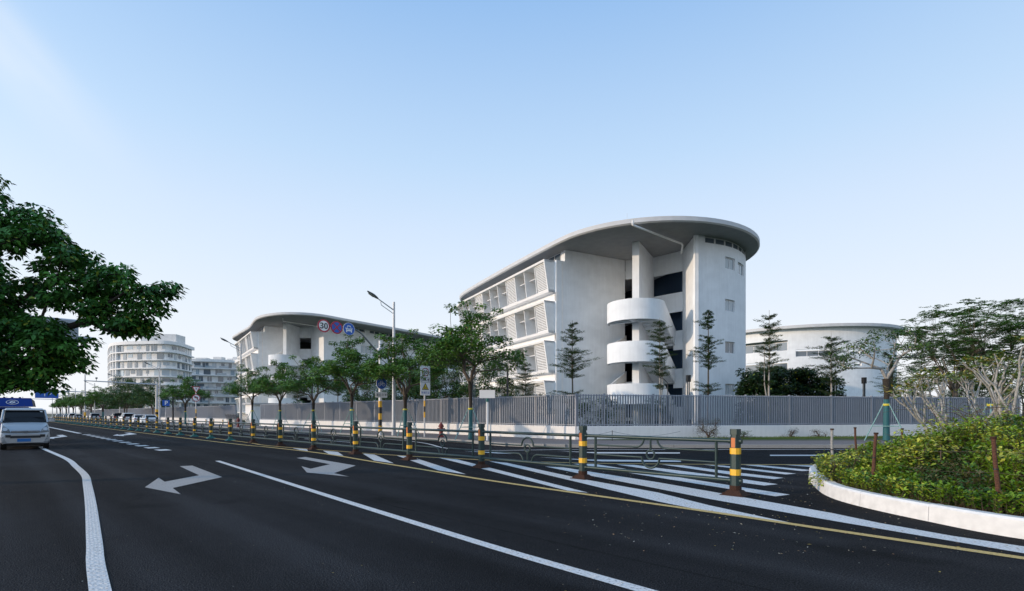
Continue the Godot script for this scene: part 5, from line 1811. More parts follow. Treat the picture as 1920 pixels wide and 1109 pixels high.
func feather(o: Node3D, fork: Vector3, cl: Array, r: RandomNumberGenerator) -> void:
	var b := MB.new()
	var lv := MB.new()
	lv.tinted = true
	var hubs := []
	for i in 8:
		var a := TAU * (i + r.randf() * 0.5) / 8.0
		var h := fork + Vector3(cos(a) * r.randf_range(0.8, 1.9), r.randf_range(2.0, 3.6), sin(a) * r.randf_range(0.8, 1.9))
		b.tube([fork, fork.lerp(h, 0.5) + Vector3(0, -0.12, 0), h], [0.075, 0.05, 0.03], 6, false)
		hubs.append(h)
	for c: Array in cl:
		var best: Vector3 = hubs[0]
		for h: Vector3 in hubs:
			if h.distance_to(c[0]) < best.distance_to(c[0]): best = h
		b.tube([best, best.lerp(c[0], 0.5) + Vector3(0, 0.12, 0), c[0]], [0.02, 0.013, 0.006], 4, false)
		var tone := Color(0.085, 0.17, 0.055).lerp(Color(0.145, 0.25, 0.07), r.randf())
		for i in 13:
			var a := r.randf() * TAU
			var dir := Vector3(cos(a), r.randf_range(-0.25, 0.3), sin(a)).normalized()
			var q: Vector3 = c[0] + Vector3(r.randf_range(-1, 1), r.randf_range(-0.35, 0.35), r.randf_range(-1, 1)) * c[1]
			var sd := dir.cross(Vector3.UP).normalized()
			for j in 7:
				lv.tint = tone * r.randf_range(0.75, 1.25)
				var w := 0.42 * j / 7.0
				for s: float in [-1, 1]: lv.leaf(q + dir * w + Vector3(0, -0.12 * w, 0), (sd * s + dir * 0.5 + Vector3(0, r.randf_range(-0.5, 0.3), 0)).normalized(), (Vector3.UP + sd * r.randf_range(-0.8, 0.8)).normalized(), 0.18, 0.085)
	part("branches", b, mt.bark_brown, o)
	part("crown", lv, mt.leaf_fine, o, true)

func stroke(b: MB, p: Vector2, q: Vector2, w: float, z: float) -> void:
	var d := (q - p).normalized() * w * 0.5
	var s := Vector2(-d.y, d.x)
	b.plate(PackedVector2Array([p - d + s, p - d - s, q + d - s, q + d + s]), Transform3D(Basis(), Vector3(0, 0, z)), 0.002)

func glyph(b: MB, code: String, at: Vector2, size: float, z: float) -> void:   # strokes on a ten by ten grid
	for tok in code.split(" "):
		var p := Vector2(int(tok[0]), int(tok[1])) * size / 9.0 + at
		var q := Vector2(int(tok[2]), int(tok[3])) * size / 9.0 + at
		stroke(b, p, q, size * 0.095, z)

const KAO := "2898 1696 5956 3585 3383 3533 8583 4340 6360 1242 6292 1040 6090"
const YOU := "1797 5912 3430 3484 8480 3080"
const XING := "4917 4614 3430 5898 5595 7571 7160"
const SHI := "1948 4845 2825 2545 4541 4131 1343 6989 6955 8985 5585 7972 7250 7291"
const XUE := "2918 5958 8978 1696 1615 9695 3474 7452 5250 1393"
const XIAO := "1747 3930 3613 3643 5797 7978 6655 8695 5590 9550"
const QU := "1999 1910 1090 3774 7734"
const YU := "1747 2920 0141 4798 5474 5452 7472 5272 4181 7991 9680"

func text(parent: Node, t: String, size: float, at: Vector3, m: Material, what := "lettering") -> void:
	var tm := TextMesh.new()
	var f := SystemFont.new()
	f.font_names = PackedStringArray(["Droid Sans"])
	f.font_weight = 700
	tm.font = f
	tm.text = t
	tm.font_size = 64
	tm.pixel_size = size / 64.0
	tm.depth = 0.003
	var o := part_mesh(what, tm, m, parent)
	o.position = at

func ring_plate(b: MB, c: Vector2, r0: float, r1: float, z: float, th := 0.003, k := 32) -> void:
	for i in k:
		var a := TAU * i / k; var e := TAU * (i + 1) / k
		var d0 := Vector2(cos(a), sin(a)); var d1 := Vector2(cos(e), sin(e))
		b.plate(PackedVector2Array([c + d0 * r0, c + d0 * r1, c + d1 * r1, c + d1 * r0]), Transform3D(Basis(), Vector3(0, 0, z)), th)

func banded_pole(o: Node3D, h: float, r: float, y0: float, bands: Array, base_m: Material) -> void:
	var b := MB.new()
	b.tube([Vector3.ZERO, Vector3(0, h, 0)], [r], 10)
	part("pole", b, base_m, o)
	for i in bands.size():
		b = MB.new()
		b.tube([Vector3(0, bands[i][0], 0), Vector3(0, bands[i][1], 0)], [r * 1.06], 10, false)
		part("band", b, bands[i][2], o)

func signs() -> void:
	# three round signs on a curved arm
	var o := thing("sign_gantry", "white banded pole with curved grey arm holding three round traffic signs", "sign post", R(30.6, 18.8, WALK), ROAD_YAW)
	var b := MB.new()
	b.tube([Vector3.ZERO, Vector3(0, 6.4, 0)], [0.115, 0.095], 12)
	part("pole", b, mt.sign_white, o)
	for i in 5:
		b = MB.new()
		b.tube([Vector3(0, 0.2 + 0.42 * i, 0), Vector3(0, 0.62 + 0.42 * i, 0)], [0.121], 12, false)
		part("band", b, mt.yellow if i % 2 == 0 else mt.black, o)
	b = MB.new()
	b.tube([Vector3(0, 5.55, 0), Vector3(-0.35, 5.75, 0), Vector3(-0.9, 6.25, 0), Vector3(-1.4, 6.72, 0), Vector3(-1.75, 6.92, 0), Vector3(-2.3, 6.97, 0), Vector3(-4.4, 6.97, 0)], [0.065, 0.06, 0.055, 0.05, 0.05, 0.05, 0.045], 8)
	part("arm", b, mt.steel_dark, o)
	b = MB.new()
	b.bx(Vector3(0, 5.75, 0), Vector3(0.34, 0.28, 0.3))
	b.bx(Vector3(0.02, 6.1, 0), Vector3(0.16, 0.2, 0.16))
	part("clamp", b, mt.steel, o)
	var xs := [-4.05, -3.2, -2.36]
	for i in 3:
		var s := thing("traffic_sign", ["round speed limit 30 sign with red rim on the curved arm", "round blue and red no stopping sign on the curved arm", "round blue motor vehicle sign on the curved arm"][i], "sign", o.transform * Vector3(xs[i], 6.9, 0.10), ROAD_YAW, "round signs on the curved arm")
		b = MB.new()
		b.disc(Vector3.ZERO, 0.405, Basis(), 0.02, 36)
		part("plate", b, [mt.sign_red, mt.sign_red, mt.sign_white][i], s)
		b = MB.new()
		b.disc(Vector3(0, 0, 0.021), [0.315, 0.325, 0.385][i], Basis(), 0.004, 36)
		part("face", b, [mt.sign_white, mt.sign_blue, mt.sign_blue][i], s)
		b = MB.new()
		b.tube([Vector3(0, 0.0, -0.07), Vector3(0, 0, 0)], [0.05], 6)
		part("bracket", b, mt.steel_dark, s)
		if i == 0: text(s, "30", 0.50, Vector3(0, -0.01, 0.028), mt.sign_black)
		elif i == 1:
			b = MB.new()
			stroke(b, Vector2(-0.23, -0.23), Vector2(0.23, 0.23), 0.075, 0.027)
			stroke(b, Vector2(-0.23, 0.23), Vector2(0.23, -0.23), 0.075, 0.0295)
			part("cross", b, mt.sign_red, s)
		else:
			b = MB.new()
			var T := Transform3D(Basis(), Vector3(0, 0, 0.027))
			b.plate(PackedVector2Array([Vector2(-0.155, 0.05), Vector2(-0.12, 0.19), Vector2(-0.09, 0.22), Vector2(0.09, 0.22), Vector2(0.12, 0.19), Vector2(0.155, 0.05), Vector2(0.12, 0.05), Vector2(0.095, 0.165), Vector2(-0.095, 0.165), Vector2(-0.12, 0.05)]), T, 0.003)
			b.plate(PackedVector2Array([Vector2(-0.205, 0.04), Vector2(0.205, 0.04), Vector2(0.205, -0.02), Vector2(0.11, -0.02), Vector2(0.11, 0.015), Vector2(-0.11, 0.015), Vector2(-0.11, -0.02), Vector2(-0.205, -0.02)]), T, 0.003)
			b.plate(PackedVector2Array([Vector2(-0.205, -0.06), Vector2(0.205, -0.06), Vector2(0.205, -0.14), Vector2(-0.205, -0.14)]), T, 0.003)
			b.plate(PackedVector2Array([Vector2(-0.205, -0.02), Vector2(-0.16, -0.02), Vector2(-0.16, -0.06), Vector2(-0.205, -0.06)]), T, 0.003)
			b.plate(PackedVector2Array([Vector2(0.16, -0.02), Vector2(0.205, -0.02), Vector2(0.205, -0.06), Vector2(0.16, -0.06)]), T, 0.003)
			b.plate(PackedVector2Array([Vector2(-0.10, -0.01), Vector2(0.10, -0.01), Vector2(0.10, -0.04), Vector2(-0.10, -0.04)]), T, 0.003)
			for sx: float in [-0.165, 0.165]: b.plate(PackedVector2Array([Vector2(sx - 0.035, -0.14), Vector2(sx + 0.035, -0.14), Vector2(sx + 0.035, -0.22), Vector2(sx - 0.035, -0.22)]), T, 0.003)
			for sx: float in [-0.235, 0.235]: b.plate(PackedVector2Array([Vector2(sx - 0.03, 0.055), Vector2(sx + 0.03, 0.055), Vector2(sx + 0.03, 0.02), Vector2(sx - 0.03, 0.02)]), T, 0.003)
			part("car_symbol", b, mt.sign_white, s)
	# bicycle sign
	o = thing("traffic_sign", "round blue bicycle sign over a small white lettered plate on the banded pole", "sign", o.transform * Vector3(0, -0.02, 0.06), ROAD_YAW)
	b = MB.new()
	b.disc(Vector3(0, 3.52, 0.09), 0.40, Basis(), 0.02, 36)
	part("rim", b, mt.sign_white, o)
	b = MB.new()
	b.disc(Vector3(0, 3.52, 0.111), 0.385, Basis(), 0.004, 36)
	part("face", b, mt.sign_blue, o)
	b = MB.new()
	for x: float in [-0.155, 0.155]: ring_plate(b, Vector2(x, 3.44), 0.09, 0.115, 0.117)
	for l: Array in [[-0.155, 3.44, -0.06, 3.60], [-0.06, 3.60, 0.10, 3.60], [0.155, 3.44, 0.09, 3.66], [-0.06, 3.60, 0.0, 3.43], [0.0, 3.43, 0.10, 3.59], [-0.155, 3.44, 0.0, 3.43], [0.09, 3.66, 0.03, 3.68], [-0.12, 3.66, -0.03, 3.66], [-0.075, 3.66, -0.06, 3.60]]:
		stroke(b, Vector2(l[0], l[1]), Vector2(l[2], l[3]), 0.022, 0.1175)
	part("bicycle_symbol", b, mt.sign_white, o)
	b = MB.new()
	b.plate(PackedVector2Array([Vector2(-0.44, 2.55), Vector2(0.44, 2.55), Vector2(0.44, 2.92), Vector2(-0.44, 2.92)]), Transform3D(Basis(), Vector3(0, 0, 0.09)), 0.02)
	var pl := part("lower_plate", b, mt.sign_white, o)
	b = MB.new()
	var i2 := 0
	for g: String in [KAO, YOU, XING, SHI]:
		glyph(b, g, Vector2(-0.40 + 0.205 * i2, 2.65), 0.17, 0.112)
		i2 += 1
	part("lettering", b, mt.sign_black, pl)
	# tall white speed sign
	o = thing("traffic_sign", "tall white sign board with 30 limit and yellow warning triangle", "sign", W(-5.45, 31.9, WALK), ROAD_YAW)
	banded_pole(o, 4.3, 0.05, 0, [[1.2, 1.55, mt.yellow], [1.55, 1.9, mt.black], [1.9, 2.25, mt.yellow]], mt.steel)
	b = MB.new()
	b.plate(PackedVector2Array([Vector2(-0.37, 2.62), Vector2(-0.33, 2.58), Vector2(0.33, 2.58), Vector2(0.37, 2.62), Vector2(0.37, 4.38), Vector2(0.33, 4.42), Vector2(-0.33, 4.42), Vector2(-0.37, 4.38)]), Transform3D(Basis(), Vector3(0, 0, 0.055)), 0.025)
	part("board", b, mt.sign_white, o)
	b = MB.new()
	ring_plate(b, Vector2(0, 4.03), 0.215, 0.265, 0.082)
	part("red_ring", b, mt.sign_red, o)
	text(o, "30", 0.30, Vector3(0, 4.03, 0.083), mt.sign_black)
	b = MB.new()
	for l: Array in [[-0.31, 3.69, 0.31, 3.69], [-0.31, 3.40, 0.31, 3.40], [-0.31, 3.69, -0.31, 3.40], [0.31, 3.69, 0.31, 3.40]]: stroke(b, Vector2(l[0], l[1]), Vector2(l[2], l[3]), 0.018, 0.082)
	b.plate(PackedVector2Array([Vector2(0.13, 3.55), Vector2(0.21, 3.65), Vector2(0.29, 3.55), Vector2(0.24, 3.55), Vector2(0.24, 3.45), Vector2(0.18, 3.45), Vector2(0.18, 3.55)]), Transform3D(Basis(), Vector3(0, 0, 0.083)), 0.003)
	part("frame_and_arrow", b, mt.sign_black, o)
	text(o, "30", 0.21, Vector3(-0.14, 3.545, 0.083), mt.sign_black)
	text(o, "m", 0.13, Vector3(0.055, 3.515, 0.083), mt.sign_black)
	b = MB.new()
	b.plate(PackedVector2Array([Vector2(-0.26, 2.93), Vector2(0.26, 2.93), Vector2(0, 3.36)]), Transform3D(Basis(), Vector3(0, 0, 0.081)), 0.003)
	part("triangle_rim", b, mt.sign_black, o)
	b = MB.new()
	b.plate(PackedVector2Array([Vector2(-0.19, 2.97), Vector2(0.19, 2.97), Vector2(0, 3.28)]), Transform3D(Basis(), Vector3(0, 0, 0.085)), 0.003)
	part("triangle", b, mt.sign_yellow, o)
	b = MB.new()   # two small walking children
	for x: float in [-0.055, 0.05]:
		b.disc(Vector3(x, 3.13, 0.089), 0.022, Basis(), 0.002, 10)
		for l: Array in [[0, 0.0, 0.0, -0.06], [0, -0.06, -0.035, -0.13], [0, -0.06, 0.035, -0.13], [-0.035, -0.05, 0.035, -0.025]]:
			stroke(b, Vector2(x + l[0], 3.10 + l[1]), Vector2(x + l[2], 3.10 + l[3]), 0.022, 0.089)
	part("children_symbol", b, mt.sign_black, o)
	b = MB.new()
	i2 = 0
	for g: String in [XUE, XIAO, QU, YU]:
		glyph(b, g, Vector2(-0.30 + 0.155 * i2, 2.69), 0.125, 0.083)
		i2 += 1
	part("lettering", b, mt.sign_blue, o)
	# blank white board
	o = thing("sign_board", "small blank white board on a white pole with green clamp", "sign", W(-1.33, 27.6, WALK), -0.05)
	b = MB.new()
	b.tube([Vector3.ZERO, Vector3(0, 2.3, 0)], [0.055], 10)
	part("pole", b, mt.sign_white, o)
	b = MB.new()
	b.bx(Vector3(0, 2.5, 0.07), Vector3(0.84, 0.44, 0.02))
	part("board", b, mt.sign_white, o)
	b = MB.new()
	b.tube([Vector3(0, 2.08, 0), Vector3(0, 2.36, 0)], [0.08], 10)
	part("clamp", b, mt.base_teal, o)
	# yield and no left turn
	o = thing("traffic_sign", "white yield triangle above a round no left turn sign on a thin pole", "sign", R(74.5, 19.0, WALK), ROAD_YAW)
	banded_pole(o, 4.6, 0.06, 0, [[0.5, 1.05, mt.yellow], [1.05, 1.5, mt.black], [1.5, 2.0, mt.yellow]], mt.steel)
	b = MB.new()
	b.plate(PackedVector2Array([Vector2(-0.5, 4.9), Vector2(0.5, 4.9), Vector2(0, 4.05)]), Transform3D(Basis(), Vector3(0, 0, 0.07)), 0.02)
	part("triangle_rim", b, mt.sign_red, o)
	b = MB.new()
	b.plate(PackedVector2Array([Vector2(-0.36, 4.82), Vector2(0.36, 4.82), Vector2(0, 4.2)]), Transform3D(Basis(), Vector3(0, 0, 0.091)), 0.003)
	part("triangle", b, mt.sign_white, o)
	b = MB.new()
	glyph(b, "1797 3937 7977 2575 5752 5224 5282 1191", Vector2(-0.11, 4.52), 0.22, 0.096)
	part("lettering", b, mt.sign_black, o)
	b = MB.new()
	b.disc(Vector3(0, 3.45, 0.07), 0.46, Basis(), 0.02, 32)
	part("rim", b, mt.sign_red, o)
	b = MB.new()
	b.disc(Vector3(0, 3.45, 0.091), 0.38, Basis(), 0.003, 32)
	part("face", b, mt.sign_white, o)
	b = MB.new()
	b.plate(PackedVector2Array([Vector2(0.2, 3.22), Vector2(0.2, 3.5), Vector2(0.12, 3.6), Vector2(-0.05, 3.6), Vector2(-0.05, 3.7), Vector2(-0.25, 3.54), Vector2(-0.05, 3.38), Vector2(-0.05, 3.48), Vector2(0.06, 3.48), Vector2(0.08, 3.44), Vector2(0.08, 3.22)]), Transform3D(Basis(), Vector3(0, 0, 0.095)), 0.003)
	part("arrow", b, mt.sign_black, o)
	b = MB.new()
	stroke(b, Vector2(-0.25, 3.71), Vector2(0.25, 3.2), 0.06, 0.0985)
	part("bar", b, mt.sign_red, o)
	# parking sign
	o = thing("parking_sign", "square blue parking sign before the apartment block", "sign", R(97, 20.5, WALK), ROAD_YAW)
	b = MB.new()
	b.tube([Vector3.ZERO, Vector3(0, 3.2, 0)], [0.06], 8)
	part("pole", b, mt.steel, o)
	b = MB.new()
	b.bx(Vector3(0, 3.15, 0.08), Vector3(1.0, 0.95, 0.03))
	part("board", b, mt.sign_blue, o)
	text(o, "P", 0.9, Vector3(0.02, 3.15, 0.1), mt.sign_white)
	# big direction sign on a mast far down the road
	o = thing("direction_sign", "large blue direction sign on a cantilever mast far down the road", "sign", R(213, 19, WALK), ROAD_YAW)
	b = MB.new()
	b.tube([Vector3.ZERO, Vector3(0, 9, 0)], [0.24, 0.18], 10)
	part("mast", b, mt.steel, o)
	b = MB.new()
	b.tube([Vector3(0, 8.2, 0), Vector3(-6.2, 8.4, 0)], [0.13], 8)
	b.tube([Vector3(0, 7.2, 0), Vector3(-6.2, 7.3, 0)], [0.1], 8)
	part("arm", b, mt.steel, o)
	b = MB.new()
	b.bx(Vector3(-5.1, 7.45, 0.22), Vector3(5.4, 2.5, 0.06))
	part("board", b, mt.sign_blue, o)
	b = MB.new()
	stroke(b, Vector2(-5.6, 6.9), Vector2(-5.6, 7.8), 0.2, 0.252)
	stroke(b, Vector2(-4.4, 7.35), Vector2(-4.1, 7.6), 0.16, 0.252)
	glyph(b, YOU, Vector2(-7.2, 8.1), 0.4, 0.252)
	glyph(b, QU, Vector2(-6.7, 8.1), 0.4, 0.252)
	part("lettering", b, mt.sign_white, o)
	# traffic light mast
	o = thing("traffic_light", "grey traffic light mast with a dark signal box on its arm", "traffic light", R(175, 18.9, WALK), ROAD_YAW)
	b = MB.new()
	b.tube([Vector3.ZERO, Vector3(0, 12.4, 0)], [0.22, 0.12], 10)
	b.tube([Vector3(0, 12.4, 0), Vector3(-1.2, 12.5, 0)], [0.07], 6)
	part("mast", b, mt.steel, o)
	b = MB.new()
	b.bx(Vector3(-1.5, 12.5, 0), Vector3(1.0, 0.2, 0.4))
	part("lamp_head", b, mt.steel_dark, o)
	b = MB.new()
	b.tube([Vector3(0, 7.1, 0), Vector3(-7.6, 7.35, 0)], [0.13, 0.09], 8)
	part("arm", b, mt.steel, o)
	b = MB.new()
	b.bx(Vector3(-6.4, 7.35, 0.1), Vector3(2.1, 0.75, 0.3))
	part("signal_box", b, mt.black, o)
	b = MB.new()
	b.tube([Vector3(0, 0.2, 0), Vector3(0, 1.8, 0)], [0.235], 10, false)
	part("band", b, mt.yellow, o)
	# camera masts
	camera_mast("camera mast with long thin arm in front of the apartment block", R(95.6, 19, WALK), 6.0, -8.8, [-7.4, -5.2, -4.3], true)
	camera_mast("far camera mast beyond the blue direction sign", R(250, 19, WALK), 6.6, -14.5, [-13, -9], false)
	camera_mast("thin camera arm reaching in from the left above the truck", R(140, -3, WALK), 7.2, 9.2, [7.8, 8.7], false)
	# the back of a big sign hidden in the left tree
	o = thing("sign_board", "grey back of a large road sign half hidden by the big tree", "sign", R(33, -2.4, WALK), ROAD_YAW)
	b = MB.new()
	b.tube([Vector3.ZERO, Vector3(0, 6.9, 0)], [0.16, 0.13], 10)
	b.tube([Vector3(0, 5.9, 0), Vector3(6.4, 6.0, 0)], [0.10], 8)
	b.tube([Vector3(0, 5.3, 0), Vector3(6.4, 5.2, 0)], [0.08], 8)
	part("mast", b, mt.steel, o)
	b = MB.new()
	b.bx(Vector3(4.4, 5.35, 0.16), Vector3(2.6, 1.3, 0.05))
	part("board", b, mt.sign_back, o)

func camera_mast(label: String, at: Vector3, h: float, arm: float, cams: Array, bands: bool) -> void:
	var o := thing("camera_mast", label, "camera mast", at, ROAD_YAW)
	var b := MB.new()
	b.tube([Vector3.ZERO, Vector3(0, h + 0.4, 0)], [0.2, 0.15], 10)
	part("mast", b, mt.steel, o)
	b = MB.new()
	b.tube([Vector3(0, h, 0), Vector3(arm, h + 0.2, 0)], [0.11, 0.06], 8)
	part("arm", b, mt.steel, o)
	for x: float in cams:
		b = MB.new()
		b.tube([Vector3(x, h + 0.18, 0), Vector3(x, h + 0.55, 0)], [0.035], 5)
		b.bx(Vector3(x, h + 0.62, 0.1), Vector3(0.22, 0.22, 0.5))
		part("camera", b, mt.steel_dark, o)
	if bands:
		for i in 5:
			b = MB.new()
			b.tube([Vector3(0, 0.1 + i * 0.4, 0), Vector3(0, 0.5 + i * 0.4, 0)], [0.212], 10, false)
			part("band", b, mt.yellow if i % 2 == 0 else mt.black, o)

func lamps() -> void:
	var o := thing("street_lamp", "", "street lamp")
	var b := MB.new()
	b.tube([Vector3.ZERO, Vector3(0, 0.5, 0), Vector3(0, 8.9, 0)], [0.16, 0.13, 0.075], 12)
	part("pole", b, mt.steel, o)
	b = MB.new()
	b.tube([Vector3(0, 8.35, 0), Vector3(-1.25, 8.95, 0)], [0.04, 0.035], 8)
	b.tube([Vector3(0, 8.1, 0), Vector3(-0.95, 8.55, 0), Vector3(-1.0, 8.75, 0), Vector3(-0.99, 8.83, 0)], [0.022], 6)
	part("arm", b, mt.steel, o)
	b = MB.new()   # flat leaf shaped head
	var dir := Vector3(-0.9, 0.43, 0).normalized()
	var up := Vector3(0.43, 0.9, 0).normalized()
	for i in 8:
		var w0 := i / 8.0; var w1 := (i + 1) / 8.0
		var c0 := Vector3(-1.2, 8.93, 0) + dir * 0.85 * w0; var c1 := Vector3(-1.2, 8.93, 0) + dir * 0.85 * w1
		var r0 := 0.05 + 0.13 * sin(PI * clampf(w0 * 0.9 + 0.08, 0, 1)); var r1 := 0.05 + 0.13 * sin(PI * clampf(w1 * 0.9 + 0.08, 0, 1))
		for k in 10:
			var a := TAU * k / 10; var e := TAU * (k + 1) / 10
			var p := func(c: Vector3, q: float, w: float) -> Vector3: return c + Vector3(0, 0, 1) * cos(w) * q + up * sin(w) * q * 0.42
			b.quadn(p.call(c0, r0, a), p.call(c0, r0, e), p.call(c1, r1, e), p.call(c1, r1, a), (Vector3(0, 0, cos(a)) + up * sin(a) * 2).normalized(), (Vector3(0, 0, cos(e)) + up * sin(e) * 2).normalized(), (Vector3(0, 0, cos(e)) + up * sin(e) * 2).normalized(), (Vector3(0, 0, cos(a)) + up * sin(a) * 2).normalized())
	part("lamp_head", b, mt.steel_dark, o)
	b = MB.new()
	b.box(Transform3D(Basis(dir, up, dir.cross(up)), Vector3(-1.2, 8.93, 0) + dir * 0.5 - up * 0.075), Vector3(0.4, 0.02, 0.2))
	part("lens", b, mt.lamp_lens, o)
	var list := [[29.4, "tall grey street lamp right of the three round signs"], [58.5, "grey street lamp standing at the gate gap"], [94.3, "grey street lamp just right of the camera mast"], [127, "street lamp in front of the apartment block's left corner"], [160, "far street lamp between block and signal mast"], [197, "far street lamp above the distant tree row"], [232, "farther street lamp left of the distant tree row"], [268, "farthest street lamp beyond the blue direction sign"]]
	for i in list.size():
		var q: Node3D = o if i == 0 else copy(o, "", Vector3.ZERO)
		tag(q, list[i][1], "", "street lamps along the far pavement")
		q.transform = Transform3D(Basis(Vector3.UP, ROAD_YAW), R(list[i][0], 19.1, WALK))
	# twin stemmed bollard lamps and dark poles inside the campus
	var t := thing("garden_lamp", "", "garden lamp")
	for x: float in [-0.07, 0.07]:
		b = MB.new()
		b.bx(Vector3(x, 1.7, 0), Vector3(0.045, 3.4, 0.1))
		part("stem", b, mt.steel_dark, t)
	b = MB.new()
	b.bx(Vector3(0, 3.62, 0), Vector3(0.26, 0.44, 0.26))
	part("head", b, mt.black, t)
	b = MB.new()
	b.bx(Vector3(0, 0.45, 0), Vector3(0.3, 0.9, 0.26))
	part("base", b, mt.black, t)
	var gl := [[13.1, 38, 1.12, "twin stemmed black garden lamp before the tower's lit side wall"], [28.9, 42, 1.15, "twin stemmed black garden lamp before the low round building"], [-2.9, 39, 1.3, "black garden lamp behind the largest street tree"], [-48, 81, 1.2, "black garden lamp left of the small street tree"]]
	for i in gl.size():
		var q: Node3D = t if i == 0 else copy(t, "", Vector3.ZERO)
		tag(q, gl[i][3], "", "garden lamps on the campus")
		q.transform = Transform3D(Basis(Vector3.UP, 0.2).scaled(Vector3(1, gl[i][2], 1)), W(gl[i][0], gl[i][1], WALK))
	var pl := [[10.5, 34.5, 3.5, 0.035, "thin black pole behind the fence by the feathery tree"], [-0.35, 40, 5.0, 0.09, "thick black pole behind the fence left of the balcony wall"], [32.6, 44, 6.2, 0.16, "thick dark blue pole before the low building's right end"], [-55, 83, 5.5, 0.14, "bent black pole left of the gate gap"]]
	for q: Array in pl:
		var m := thing("lamp_pole", q[4], "pole", W(q[0], q[1], WALK), 0.0, "dark poles on the campus")
		b = MB.new()
		b.tube([Vector3.ZERO, Vector3(0, q[2], 0)], [q[3], q[3] * 0.8], 10)
		part("pole", b, mt.dark_pole, m)
		b = MB.new()
		b.tube([Vector3(0, q[2], 0), Vector3(-0.3, q[2] + 0.28, 0.1), Vector3(-0.75, q[2] + 0.42, 0.2)], [q[3] * 0.7, q[3] * 0.6, q[3] * 0.8], 8)
		part("lamp_head", b, mt.dark_pole, m)
	o = thing("banner_sign", "narrow white banner on a dark post beyond the low round building", "banner", W(36.0, 46, WALK), 0.3)
	b = MB.new()
	b.tube([Vector3.ZERO, Vector3(0, 4.3, 0)], [0.07, 0.06], 8)
	part("post", b, mt.dark_pole, o)
	b = MB.new()
	b.bx(Vector3(-0.42, 2.75, 0), Vector3(0.55, 1.9, 0.06))
	part("panel", b, mt.sign_white, o)

# body lofted through cross sections along z: [z, half_width_low, y_low, half_width_high, y_high]
func loft(b: MB, secs: Array, round_top := 0.06) -> void:
	var rings := []
	for s: Array in secs:
		var z: float = s[0]
		var wl: float = s[1]; var yl: float = s[2]; var wh: float = s[3]; var yh: float = s[4]
		var r: float = minf(round_top, (yh - yl) * 0.45)
		var q: Array = []
		for k: Array in [[wl * 0.92, yl], [wl, yl + r * 0.8], [lerpf(wl, wh, 0.45) + 0.015, lerpf(yl, yh, 0.5)], [wh, yh - r], [wh - r * 0.35, yh - r * 0.3], [wh - r, yh], [wh * 0.4, yh + r * 0.16]]: q.append(Vector3(k[0], k[1], z))
		for k in range(6, -1, -1): q.append(Vector3(-q[k].x, q[k].y, z))
		rings.append(q)
	var m: int = rings[0].size()
	for i in rings.size() - 1:
		for j in m:
			var j2 := (j + 1) % m
			b.quad(rings[i][j], rings[i][j2], rings[i + 1][j2], rings[i + 1][j])
	for e: int in [0, rings.size() - 1]:
		var mid := Vector3.ZERO
		for q: Vector3 in rings[e]: mid += q / m
		for j in m: b.tri(mid, rings[e][j], rings[e][(j + 1) % m])

func wheel(o: Node3D, x: float, z: float, r: float) -> void:
	var b := MB.new()
	var s := signf(x)
	b.tube([Vector3(x - s * 0.19, r, z), Vector3(x - s * 0.165, r, z), Vector3(x - s * 0.02, r, z), Vector3(x, r, z)], [r * 0.93, r, r, r * 0.93], 20)
	var w := part("wheel", b, mt.rubber, o)
	b = MB.new()
	b.tube([Vector3(x - s * 0.05, r, z), Vector3(x + s * 0.008, r, z)], [r * 0.62, r * 0.55], 16)
	part("rim", b, mt.steel, w)

func slab4(b: MB, p: Array, push: Vector3) -> void:   # a thin plate over four corners
	b.hexa([p[0], p[1], p[2], p[3], p[0] + push, p[1] + push, p[2] + push, p[3] + push])

